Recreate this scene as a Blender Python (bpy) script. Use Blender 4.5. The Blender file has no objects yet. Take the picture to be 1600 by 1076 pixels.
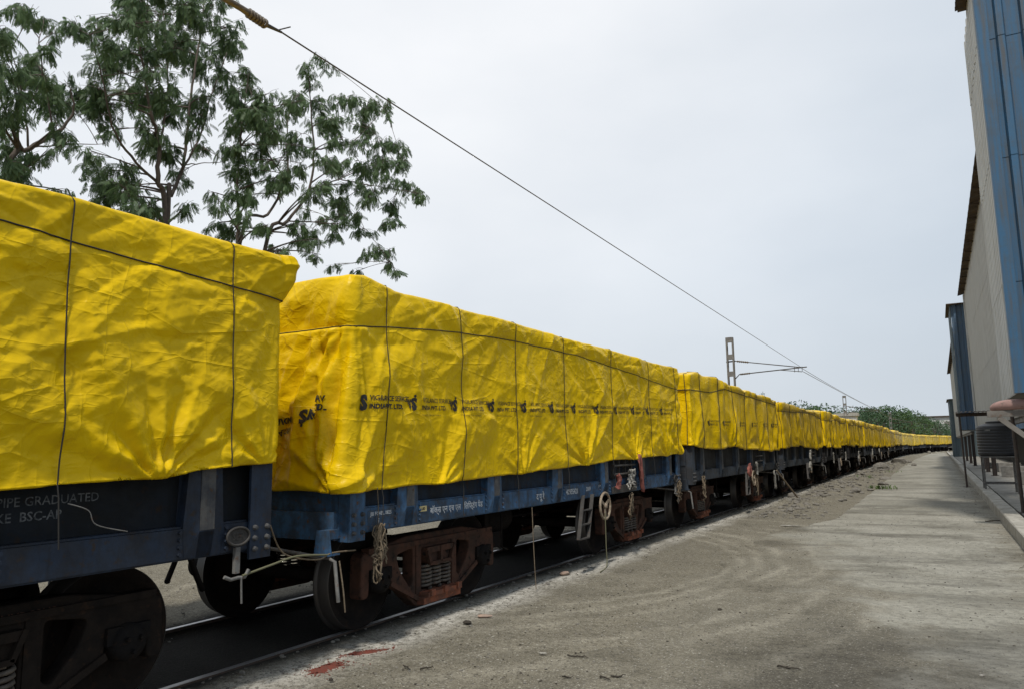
import bpy, bmesh, math, random
import numpy as np
from mathutils import Vector, Matrix
R = math.radians
scene = bpy.context.scene
COL = scene.collection

# ------------------------------------------------------------------ camera model (also used to read distances off the photograph)
F_PX, YAW, PITCH, ROLL, CAM_H = 1189.84, 0.5054, 0.1378, -0.0162, 1.7747
_c, _s = math.cos(YAW), math.sin(YAW)
FWD = np.array([-_s*math.cos(PITCH), _c*math.cos(PITCH), math.sin(PITCH)])
RGT = np.array([_c, _s, 0.0]); UPV = np.cross(RGT, FWD)
R2 = math.cos(ROLL)*RGT+math.sin(ROLL)*UPV
U2 = -math.sin(ROLL)*RGT+math.cos(ROLL)*UPV
def ray(u, v): return FWD+R2*(u-800)/F_PX+U2*(538-v)/F_PX
def at_x(u, v, X):
    d = ray(u, v); t = X/d[0]; return Vector((X, d[1]*t, CAM_H+d[2]*t))
def at_y(u, v, Y):
    d = ray(u, v); t = Y/d[1]; return Vector((d[0]*t, Y, CAM_H+d[2]*t))
def at_z(u, v, Z=0.0):
    d = ray(u, v); t = (Z-CAM_H)/d[2]; return Vector((d[0]*t, d[1]*t, Z))

# ------------------------------------------------------------------ materials
def mat(name, base=(.5, .5, .5), rough=.7, metal=0.0, spec=.5):
    m = bpy.data.materials.new(name); m.use_nodes = True
    b = m.node_tree.nodes['Principled BSDF']
    b.inputs['Base Color'].default_value = (*base, 1); b.inputs['Roughness'].default_value = rough
    b.inputs['Metallic'].default_value = metal; b.inputs['Specular IOR Level'].default_value = spec
    return m
class NT:
    def __init__(s, m): s.nt = m.node_tree; s.b = s.nt.nodes['Principled BSDF']; s.tc = s.nt.nodes.new('ShaderNodeTexCoord'); s.co = s.tc.outputs['Object']
    def n(s, t, **k):
        x = s.nt.nodes.new(t)
        for a, v in k.items(): setattr(x, a, v)
        return x
    def l(s, a, b): s.nt.links.new(a, b)
    def mapping(s, scale=(1, 1, 1), rot=(0, 0, 0), src=None):
        m = s.n('ShaderNodeMapping'); m.inputs['Scale'].default_value = scale; m.inputs['Rotation'].default_value = rot
        s.l(src or s.co, m.inputs['Vector']); return m.outputs[0]
    def noise(s, scale, detail=5, rough=.6, dist=0.0, src=None):
        x = s.n('ShaderNodeTexNoise'); x.inputs['Scale'].default_value = scale; x.inputs['Detail'].default_value = detail
        x.inputs['Roughness'].default_value = rough; x.inputs['Distortion'].default_value = dist
        s.l(src or s.co, x.inputs['Vector']); return x.outputs['Fac']
    def voro(s, scale, feature='F1', src=None, rnd=1.0):
        x = s.n('ShaderNodeTexVoronoi', feature=feature); x.inputs['Scale'].default_value = scale
        x.inputs['Randomness'].default_value = rnd; s.l(src or s.co, x.inputs['Vector']); return x.outputs['Distance']
    def ramp(s, fac, stops):
        r = s.n('ShaderNodeValToRGB'); e = r.color_ramp.elements
        while len(e) < len(stops): e.new(.5)
        for q, (p, c) in zip(e, stops):
            q.position = p; q.color = (*c, 1) if not isinstance(c, (int, float)) else (c, c, c, 1)
        s.l(fac, r.inputs[0]); return r.outputs[0]
    def mix(s, fac, a, b, mode='MIX'):
        x = s.n('ShaderNodeMix', data_type='RGBA', blend_type=mode)
        for v, i in ((fac, 0), (a, 6), (b, 7)):
            if hasattr(v, 'links') or isinstance(v, bpy.types.NodeSocket): s.l(v, x.inputs[i])
            elif i == 0: x.inputs[0].default_value = v
            else: x.inputs[i].default_value = (*v, 1)
        return x.outputs[2]
    def math(s, op, a, b=0.0, clamp=False):
        x = s.n('ShaderNodeMath', operation=op, use_clamp=clamp)
        for v, i in ((a, 0), (b, 1)):
            if isinstance(v, bpy.types.NodeSocket): s.l(v, x.inputs[i])
            else: x.inputs[i].default_value = v
        return x.outputs[0]
    def bump(s, h, strength=.5, dist=.02, prev=None):
        b = s.n('ShaderNodeBump'); b.inputs['Strength'].default_value = strength; b.inputs['Distance'].default_value = dist
        s.l(h, b.inputs['Height'])
        if prev is not None: s.l(prev, b.inputs['Normal'])
        return b.outputs[0]
    def base(s, c): s.l(c, s.b.inputs['Base Color'])
    def rough(s, c): s.l(c, s.b.inputs['Roughness'])
    def normal(s, c): s.l(c, s.b.inputs['Normal'])

def grime_mat(name, c1, c2, c3, scale=6, rough=.6, metal=0.0, bump=.3, streak=True, lo=.42, hi=.62, spec=.35):
    """painted or rusting metal: base colour, grime, rust in noisy patches and vertical streaks"""
    m = mat(name, c1, rough, metal, spec); t = NT(m)
    n1 = t.noise(scale, 8, .65); n2 = t.noise(scale*2.7, 6, .6)
    col = t.mix(t.ramp(n1, [(lo, 0.0), (hi, 1.0)]), c1, c2)
    col = t.mix(t.ramp(n2, [(.58, 0.0), (.68, 1.0)]), col, c3)
    if streak:
        n3 = t.noise(3.0, 5, .6, src=t.mapping((9, 9, .7)))
        col = t.mix(t.ramp(n3, [(.48, 0.0), (.72, .8)]), col, c2)
    t.base(col); t.rough(t.ramp(n2, [(.3, rough-.12), (.7, min(1, rough+.2))]))
    t.normal(t.bump(t.noise(scale*12, 4), bump, .004))
    return m

M = {}
M['blue'] = grime_mat('wagon_blue', (.042, .112, .222), (.030, .046, .070), (.085, .05, .03), 6, .55, 0, .35, True, .38, .60)
M['panel'] = grime_mat('wagon_panel_blue', (.018, .030, .050), (.018, .020, .024), (.05, .03, .02), 3, .65, spec=.2)
M['plate'] = grime_mat('stanchion_face', (.085, .082, .078), (.04, .042, .048), (.07, .045, .028), 7, .75)
M['steel'] = grime_mat('dark_steel', (.011, .010, .010), (.016, .013, .011), (.025, .016, .012), 6, .8, 0.0, .5, False, spec=.08)
M['bogie'] = grime_mat('bogie_rust', (.078, .038, .026), (.040, .026, .020), (.016, .013, .012), 5, .85, 0.0, .6, False, spec=.15)
M['spring'] = grime_mat('spring_steel', (.13, .11, .09), (.06, .05, .045), (.12, .06, .035), 9, .6, .2, .3, False)
M['rust'] = grime_mat('orange_rust', (.22, .07, .035), (.10, .045, .03), (.28, .10, .05), 8, .85, 0.0, .5, False)
M['tread'] = mat('wheel_tread', (.075, .066, .058), .5, .5)
M['wheel'] = grime_mat('wheel_face', (.014, .012, .011), (.022, .017, .014), (.03, .019, .014), 5, .85, 0.0, .5, False, spec=.08)
M['rail'] = grime_mat('rail_side', (.075, .05, .038), (.05, .038, .03), (.09, .05, .03), 8, .8, 0, .4, False)
M['railtop'] = mat('rail_top', (.42, .42, .43), .38, .8)
M['cream'] = grime_mat('cream_metal', (.32, .26, .19), (.17, .13, .09), (.25, .12, .07), 12, .7, 0, .3, False)
M['dark_rung'] = grime_mat('dark_rung', (.060, .055, .050), (.035, .032, .030), (.08, .05, .035), 8, .7, 0, .3, False)
M['grey'] = grime_mat('grey_metal', (.17, .165, .155), (.10, .095, .09), (.12, .07, .045), 8, .65, 0, .3, False)
M['white'] = grime_mat('stencil_white', (.62, .64, .66), (.40, .42, .45), (.2, .2, .2), 25, .7, 0, 0.1, False)
M['faded'] = grime_mat('faded_stencil', (.13, .135, .14), (.05, .055, .06), (.03, .03, .035), 22, .8, 0, 0.1, False, .40, .56)
M['yellowtag'] = mat('yellow_tag', (.55, .45, .22), .7)
M['hemp'] = grime_mat('hemp_rope', (.20, .155, .105), (.12, .09, .06), (.07, .05, .035), 30, .95, 0, .6, False)
M['green_rope'] = mat('green_cord', (.13, .125, .07), .9)
M['redcloth'] = grime_mat('red_cloth', (.27, .085, .065), (.17, .06, .05), (.30, .20, .16), 20, .9, 0, .4, False)
M['whitecloth'] = grime_mat('white_cloth', (.33, .315, .285), (.19, .18, .155), (.12, .105, .085), 9, .9, 0, .4, False)
M['blue_shaded'] = grime_mat('wagon_blue_shaded', (.016, .028, .052), (.013, .016, .024), (.03, .022, .017), 4, .6, 0, .35, True, .38, .60)  # darker copy of the wagon blue, shade on the closest wagon painted in
M['panel_shaded'] = grime_mat('wagon_panel_shaded', (.011, .014, .019), (.010, .011, .012), (.022, .016, .013), 3, .7, spec=.15)  # panel copy darkened the same way, shade in the colour
M['blue_grey'] = grime_mat('wagon_blue_greyed', (.040, .056, .080), (.030, .032, .036), (.05, .04, .033), 3, .7, 0, .35, True, .36, .56)
M['soot'] = grime_mat('wagon_soot', (.030, .031, .034), (.019, .018, .018), (.038, .03, .025), 3, .8, 0, .35, True, .36, .56, .12)
M['soot_panel'] = grime_mat('wagon_soot_panel', (.040, .039, .038), (.022, .021, .020), (.045, .036, .03), 2, .85, spec=.12)
M['bogie_shaded'] = grime_mat('shaded_bogie_black', (.022, .017, .014), (.013, .011, .010), (.034, .022, .016), 5, .8, 0, .6, False, spec=.06)  # near-black bogie copy with undercarriage shade put into the colour
M['tie'] = mat('black_tie_rope', (.020, .018, .016), .8)
M['ink'] = mat('black_print', (.014, .013, .012), .55)
M['inkthin'] = mat('faded_print', (.15, .11, .01), .5)

def tarp_mat(name, tone=1.0, k=0.0):
    m = mat(name, (.80, .60, .01), .44, 0, .15); t = NT(m)
    off = t.n('ShaderNodeVectorMath', operation='ADD'); off.inputs[1].default_value = (k*3.7, k*11.3, k*5.1); t.l(t.co, off.inputs[0])
    co = off.outputs[0]
    warp = t.n('ShaderNodeTexNoise'); warp.inputs['Scale'].default_value = 1.6; warp.inputs['Detail'].default_value = 3; t.l(co, warp.inputs['Vector'])
    vm = t.n('ShaderNodeVectorMath', operation='MULTIPLY_ADD'); vm.inputs[1].default_value = (.5, .5, .5); t.l(warp.outputs['Color'], vm.inputs[0]); t.l(co, vm.inputs[2])
    w = vm.outputs[0]
    def facet(scale, msc, rot, metric):
        x = t.n('ShaderNodeTexVoronoi', feature='F1', distance=metric); x.inputs['Scale'].default_value = scale; t.l(t.mapping(msc, rot, w), x.inputs['Vector']); return x.outputs['Distance']
    v1 = facet(2.6, (1, .8, 1.3), (.3, .2, .6), 'MANHATTAN'); v2 = facet(6.5, (1, 1.15, .8), (.9, .5, .2), 'CHEBYCHEV'); v3 = facet(15, (1, .8, 1.2), (.2, .7, 1.0), 'MANHATTAN')
    def creases(scale, msc, rot, wid, ms, lo, hi):
        x = t.voro(scale, 'DISTANCE_TO_EDGE', t.mapping(msc, rot, co)); return t.math('MULTIPLY', t.ramp(x, [(0.0, 1.0), (wid*.35, .45), (wid, 0.0)]), t.ramp(t.noise(ms, 2, .5, 0, co), [(lo, 0.0), (hi, 1.0)]))
    r1 = creases(2.4, (1, .55, 1.6), (.7, .1, 0), .07, 1.3, .46, .60); r2 = creases(3.6, (1, 1.6, .5), (-.5, .1, 0), .08, 2.1, .46, .60); r3 = creases(9, (1, .7, 1.5), (.3, .1, .5), .12, 3.3, .45, .60)
    nb = t.bump(v1, .10, .030); nb = t.bump(v2, .22, .016, nb); nb = t.bump(v3, .32, .007, nb); nb = t.bump(t.math('ADD', r1, t.math('MULTIPLY', r2, .6)), .55, .009, nb); nb = t.bump(r3, .42, .005, nb)
    t.normal(nb)
    n2 = t.noise(1.1, 4, .55, src=co); n3 = t.noise(7, 6, .65, src=co)
    c = t.mix(t.ramp(n2, [(.35, 0.0), (.65, 1.0)]), (.78*tone, .510*tone, .002), (.64*tone, .420*tone, .003))
    c = t.mix(t.ramp(n3, [(.50, 0.0), (.74, .50)]), c, (.50*tone, .335*tone, .006))
    t.base(c); t.rough(t.ramp(n3, [(.3, .30), (.7, .44)]))
    return m
M['tarp'] = tarp_mat('yellow_tarpaulin')
M['tarp_b'] = tarp_mat('yellow_tarpaulin_dusty', .84, 2.0)
M['tarp_c'] = tarp_mat('yellow_tarpaulin_bright', 1.03, 5.0)

# ------------------------------------------------------------------ mesh helpers
class MB:
    def __init__(s): s.v = []; s.f = []; s.sm = []
    def add(s, vs, fs, smooth=False):
        o = len(s.v); s.v.extend([tuple(p) for p in vs]); s.f.extend([tuple(i+o for i in f) for f in fs]); s.sm.extend([smooth]*len(fs)); return s
    def box(s, x0, x1, y0, y1, z0, z1):
        return s.add([(x0, y0, z0), (x1, y0, z0), (x1, y1, z0), (x0, y1, z0), (x0, y0, z1), (x1, y0, z1), (x1, y1, z1), (x0, y1, z1)],
                     [(0, 3, 2, 1), (4, 5, 6, 7), (0, 1, 5, 4), (1, 2, 6, 5), (2, 3, 7, 6), (3, 0, 4, 7)])
    def prism(s, poly, axis, a0, a1):
        """poly: 2-D outline; axis 'x' -> (y,z) outline, 'y' -> (x,z), 'z' -> (x,y)"""
        def P(p, a): return {'x': (a, p[0], p[1]), 'y': (p[0], a, p[1]), 'z': (p[0], p[1], a)}[axis]
        n = len(poly); vs = [P(p, a0) for p in poly]+[P(p, a1) for p in poly]
        fs = [tuple(range(n))[::-1], tuple(range(n, 2*n))]+[(i, (i+1) % n, n+(i+1) % n, n+i) for i in range(n)]
        return s.add(vs, fs)
    def tube(s, pts, r, n=8, caps=True):
        pts = [Vector(p) for p in pts]; m = len(pts)
        rs = r if isinstance(r, (list, tuple)) else [r]*m
        T = []
        for i in range(m):
            d = pts[min(i+1, m-1)]-pts[max(i-1, 0)]
            T.append(d.normalized() if d.length > 1e-9 else Vector((0, 0, 1)))
        ref = Vector((0, 0, 1)) if abs(T[0].z) < .9 else Vector((1, 0, 0))
        N = (ref-T[0]*ref.dot(T[0])).normalized(); vs = []
        for i in range(m):
            N = (N-T[i]*N.dot(T[i]))
            N = N.normalized() if N.length > 1e-6 else T[i].orthogonal().normalized()
            B = T[i].cross(N)
            for k in range(n):
                a = 2*math.pi*k/n; vs.append(pts[i]+(N*math.cos(a)+B*math.sin(a))*rs[i])
        fs = [(i*n+k, i*n+(k+1) % n, (i+1)*n+(k+1) % n, (i+1)*n+k) for i in range(m-1) for k in range(n)]
        s.add(vs, fs, True)
        if caps:
            s.add([vs[k] for k in range(n)], [tuple(range(n))[::-1]]); s.add([vs[(m-1)*n+k] for k in range(n)], [tuple(range(n))])
        return s
    def bar(s, a, b, w, h, up=(0, 0, 1)):
        a, b = Vector(a), Vector(b); d = (b-a).normalized(); u = Vector(up); x = d.cross(u)
        if x.length < 1e-6: x = d.orthogonal()
        x.normalize(); u = x.cross(d); vs = []
        for p in (a, b):
            for i, j in ((-1, -1), (1, -1), (1, 1), (-1, 1)): vs.append(p+x*(i*w/2)+u*(j*h/2))
        return s.add(vs, [(0, 1, 2, 3), (7, 6, 5, 4), (0, 4, 5, 1), (1, 5, 6, 2), (2, 6, 7, 3), (3, 7, 4, 0)])
    def lathe(s, prof, center, axis='x', n=32, smooth=True):
        """prof: (axial, radius) list around axis through center"""
        c = Vector(center); vs = []
        for a, r in prof:
            for k in range(n):
                t = 2*math.pi*k/n; p, q = r*math.cos(t), r*math.sin(t)
                vs.append(c+Vector({'x': (a, p, q), 'y': (q, a, p), 'z': (p, q, a)}[axis]))
        m = len(prof)
        fs = [(i*n+k, i*n+(k+1) % n, (i+1)*n+(k+1) % n, (i+1)*n+k) for i in range(m-1) for k in range(n)]
        return s.add(vs, fs, smooth)
    def build(s, name, m, parent=None, label=None):
        me = bpy.data.meshes.new(name); me.from_pydata(s.v, [], s.f)
        me.polygons.foreach_set('use_smooth', s.sm); me.update()
        return link(name, me, m, parent, label)
def link(name, me, m, parent=None, label=None):
    o = bpy.data.objects.new(name, me); COL.objects.link(o)
    if m is not None and len(me.materials) == 0:
        me.materials.append(M[m] if isinstance(m, str) else m)
    if parent is not None: o.parent = parent
    if label: o['label'] = label
    return o
def np_mesh(name, V, F, m, parent=None, smooth=True):
    """V (n,3), F (k,4) or (k,3) arrays"""
    me = bpy.data.meshes.new(name); V = np.asarray(V, np.float32); F = np.asarray(F, np.int32); k = F.shape[1]
    me.vertices.add(len(V)); me.vertices.foreach_set('co', V.ravel())
    me.loops.add(F.size); me.loops.foreach_set('vertex_index', F.ravel())
    me.polygons.add(len(F)); me.polygons.foreach_set('loop_start', np.arange(0, F.size, k, dtype=np.int32))
    me.polygons.foreach_set('use_smooth', np.full(len(F), smooth)); me.update(calc_edges=True); me.validate()
    return link(name, me, m, parent)
def empty(name, loc=(0, 0, 0), rz=0.0, label=None, cat=None, group=None):
    o = bpy.data.objects.new(name, None); COL.objects.link(o); o.location = loc; o.rotation_euler = (0, 0, rz); o.empty_display_size = .3
    return tag(o, label, cat, group)
def tag(o, label=None, cat=None, group=None, kind=None):
    if label: o['label'] = label
    if cat: o['category'] = cat
    if group: o['group'] = group
    if kind: o['kind'] = kind
    return o
def copy_tree(o, parent=None, skip=()):
    c = o.copy(); COL.objects.link(c); c.parent = parent
    for ch in o.children:
        if ch.name.split('.')[0] in skip: continue
        copy_tree(ch, c, skip)
    return c
def shape_curve(outer, holes, depth, bevel=0.0):
    """flat outline with holes, extruded; returns verts (2-D x,y + z across) and faces"""
    cu = bpy.data.curves.new('outline', 'CURVE'); cu.dimensions = '2D'; cu.fill_mode = 'BOTH'; cu.extrude = depth/2; cu.bevel_depth = bevel; cu.bevel_resolution = 1
    for lp in [outer]+holes:
        sp = cu.splines.new('POLY'); sp.points.add(len(lp)-1)
        for p, q in zip(sp.points, lp): p.co = (q[0], q[1], 0, 1)
        sp.use_cyclic_u = True
    return curve_data(cu)
def curve_data(cu):
    o = bpy.data.objects.new('tmp_outline', cu); COL.objects.link(o)
    dg = bpy.context.evaluated_depsgraph_get(); e = o.evaluated_get(dg); me = e.to_mesh()
    vs = [v.co.copy() for v in me.vertices]; fs = [tuple(p.vertices) for p in me.polygons]
    e.to_mesh_clear(); bpy.data.objects.remove(o); bpy.data.curves.remove(cu)
    return vs, fs
def rounded(poly, r=.05, n=4):
    out = []; m = len(poly)
    for i in range(m):
        p0, p, p1 = Vector(poly[i-1]), Vector(poly[i]), Vector(poly[(i+1) % m])
        a, b = (p0-p), (p1-p); rr = min(r, a.length*.45, b.length*.45); A = p+a.normalized()*rr; B = p+b.normalized()*rr
        for k in range(n+1):
            t = k/n; q = A*(1-t)**2+p*2*t*(1-t)+B*t*t; out.append((q.x, q.y))
    return out
_tc = {}
def text2d(body, size, bold=0.0, align='LEFT', spacing=1.0, maxedge=None):
    """flat text as triangles in (x, y); small triangles when it has to follow a wrinkled sheet"""
    key = (body, size, bold, align, spacing, maxedge)
    if key in _tc: return _tc[key]
    cu = bpy.data.curves.new('t', 'FONT'); cu.body = body; cu.size = size; cu.offset = bold; cu.align_x = align; cu.align_y = 'CENTER'; cu.resolution_u = 2; cu.space_character = spacing
    vs, fs = curve_data(cu)
    _tc[key] = refine(vs, fs, maxedge); return _tc[key]
def refine(vs, fs, maxedge):
    bm = bmesh.new(); B = [bm.verts.new((v[0], v[1], 0)) for v in vs]
    for f in fs:
        try: bm.faces.new([B[i] for i in f])
        except ValueError: pass
    bmesh.ops.remove_doubles(bm, verts=bm.verts, dist=1e-5)
    bmesh.ops.triangulate(bm, faces=bm.faces)
    if maxedge:
        for _ in range(4):
            es = [e for e in bm.edges if e.calc_length() > maxedge]
            if not es: break
            bmesh.ops.subdivide_edges(bm, edges=es, cuts=1); bmesh.ops.triangulate(bm, faces=bm.faces)
    bm.verts.index_update()
    r = (np.array([(v.co.x, v.co.y) for v in bm.verts]).reshape(-1, 2), [tuple(v.index for v in f.verts) for f in bm.faces]); bm.free()
    return r
def text_on_side(mb, body, size, x, y, z, bold=0.0, slope=0.0):
    """lettering on a plate whose face looks along +x, reading along +y"""
    P, fs = text2d(body, size, bold, 'CENTER')
    mb.add([(x, y+p[0], z+p[1]+slope*p[0]) for p in P], fs)

rng0 = random.Random(7)
def track_at(s):
    """track centre line: straight, then curving right far off.  returns x, y, heading (rotation about z)"""
    X0, S0, RR = -6.25, 115.0, 600.0
    if s <= S0: return X0, s, 0.0
    a = (s-S0)/RR
    return X0+RR*(1-math.cos(a)), S0+RR*math.sin(a), -a
# ================================================================== FREIGHT WAGON
WL, PITCHW, W0 = 10.03, 10.96, 5.377       # body length, coupler-to-coupler, near end of the second wagon
STAN = [.90, 2.62, 4.36, 6.08, 7.84, 9.42]
def coil(x, y, z0, z1, rad, r, turns):
    m = MB(); n = turns*14; pts = []
    for i in range(n+1):
        a = 2*math.pi*i/14; pts.append((x+rad*math.cos(a), y+rad*math.sin(a), z0+r+(z1-z0-2*r)*i/n))
    return m.tube(pts, r, 6)
def make_bogie(root, yc):
    b = MB().box(-.95, .95, yc-.16, yc+.16, .60, .80).box(-.30, .30, yc-.25, yc+.25, .80, .87).build('bogie', 'bogie', root)
    for sx in (1, -1):
        outer = rounded([(-1.26, .76), (-.55, .87), (.55, .87), (1.26, .76), (1.27, .36), (1.18, .36), (1.165, .62), (.835, .62), (.82, .40), (.70, .42), (.36, .14), (-.36, .14), (-.70, .42),
                         (-.82, .40), (-.835, .62), (-1.165, .62), (-1.18, .36), (-1.27, .36)], .05, 3)
        win = rounded([(.41, .77), (.74, .72), (.68, .54), (.49, .32), (.41, .36)], .07, 4)
        mid = rounded([(-.29, .27), (.29, .27), (.30, .74), (-.30, .74)], .04, 3)
        vs, fs = shape_curve(outer, [win, [(-p[0], p[1]) for p in win][::-1], mid], .12, .018)
        mb = MB().add([(sx*1.11+v.z, yc+v.x, v.y) for v in vs], fs)
        for y0, z0, y1, z1 in ((-1.2, .80, 1.2, .80), (-.84, .44, -.34, .20), (.84, .44, .34, .20)): mb.bar((sx*1.165, yc+y0, z0), (sx*1.165, yc+y1, z1), .10, .05)   # cast flanges
        for s in (-1, 1): mb.bar((sx*1.17, yc+s*.345, .25), (sx*1.17, yc+s*.345, .80), .06, .09, (0, 1, 0))
        mb.build('side_frame', 'bogie', b)
        bo = MB()
        bo.box(sx*1.12-.14, sx*1.12+.14, yc-.27, yc+.27, .675, .735)
        bo.prism([(yc-.27, .675), (yc-.20, .555), (yc+.20, .555), (yc+.27, .675)], 'x', sx*1.10-.12, sx*1.10+.12)
        for d in (-.27, 0, .27): bo.bar((sx*1.25, yc+d, .735), (sx*1.25, yc+d*.74, .56), .035, .04, (1, 0, 0))
        bo.bar((sx*1.25, yc-.21, .56), (sx*1.25, yc+.21, .56), .04, .035)
        bo.build('bolster_end', 'bogie', b)
        for d in (-.185, 0, .185): coil(sx*1.15, yc+d, .275, .555, .078, .0165, 6).build('spring', 'spring', b)
        sp = MB().box(sx*1.16-.16, sx*1.16+.16, yc-.33, yc+.33, .225, .272).box(sx*1.16-.12, sx*1.16+.12, yc-.36, yc+.36, .15, .223)
        for d in (-.26, 0, .26): sp.box(sx*1.32-.02, sx*1.32+.02, yc+d-.04, yc+d+.04, .235, .30)
        sp.build('spring_seat', 'rust', b)
        for d in (-1, 1):
            ab = MB().lathe([(0, .0), (0, .05), (-.015, .085), (-.03, .12), (-.10, .135), (-.26, .14)], (sx*1.27, yc+d, .5), 'x', 20)
            for k in range(3):
                t = 2*math.pi*k/3+.5; ab.lathe([(.025, 0), (.025, .016), (-.01, .018)], (sx*1.27, yc+d+.058*math.cos(t), .5+.058*math.sin(t)), 'x', 6, False)
            ab.box(sx*1.13-.09, sx*1.13+.09, yc+d-.165, yc+d+.165, .50, .615)
            ab.build('axle_box', 'steel', b)
    for d in (-1, 1):
        y = yc+d; w = MB().lathe([(-1.2, .07), (1.2, .07)], (0, y, .5), 'x', 14)
        for sx in (1, -1):
            q = lambda p: [(sx*a, r) for a, r in p]
            w.lathe(q([(.96, .10), (.955, .17), (.90, .19), (.87, .30), (.90, .405), (.95, .425), (.952, .488)]), (0, y, .5), 'x', 48)
            w.lathe(q([(.79, .53), (.78, .50), (.78, .42), (.83, .40), (.84, .2), (.77, .17), (.77, .09)]), (0, y, .5), 'x', 48)
        w.build('wheelset', 'wheel', b)
        for sx in (1, -1):
            MB().lathe([(sx*a, r) for a, r in [(.952, .488), (.945, .498), (.83, .503), (.815, .512), (.808, .527), (.79, .53)]], (0, y, .5), 'x', 56).build('wheel_tread', 'tread', b)
    br = MB()
    for d in (-1, 1):
        br.box(-1.0, 1.0, yc+d*.44-.03, yc+d*.44+.03, .38, .46)
        for sx in (1, -1): br.prism([(yc+d*.47, .26), (yc+d*.52, .26), (yc+d*.505, .60), (yc+d*.455, .60)], 'x', sx*.87-.05, sx*.87+.05)
    br.build('brake_beam', 'steel', b)
    return b
def hooked_text(parent, items, x, m='white', name='lettering'):
    mb = MB()
    for body, size, y, z, bold, slope in items: text_on_side(mb, body, size, x, y, z, bold, slope)
    return mb.build(name, m, parent)

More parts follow.
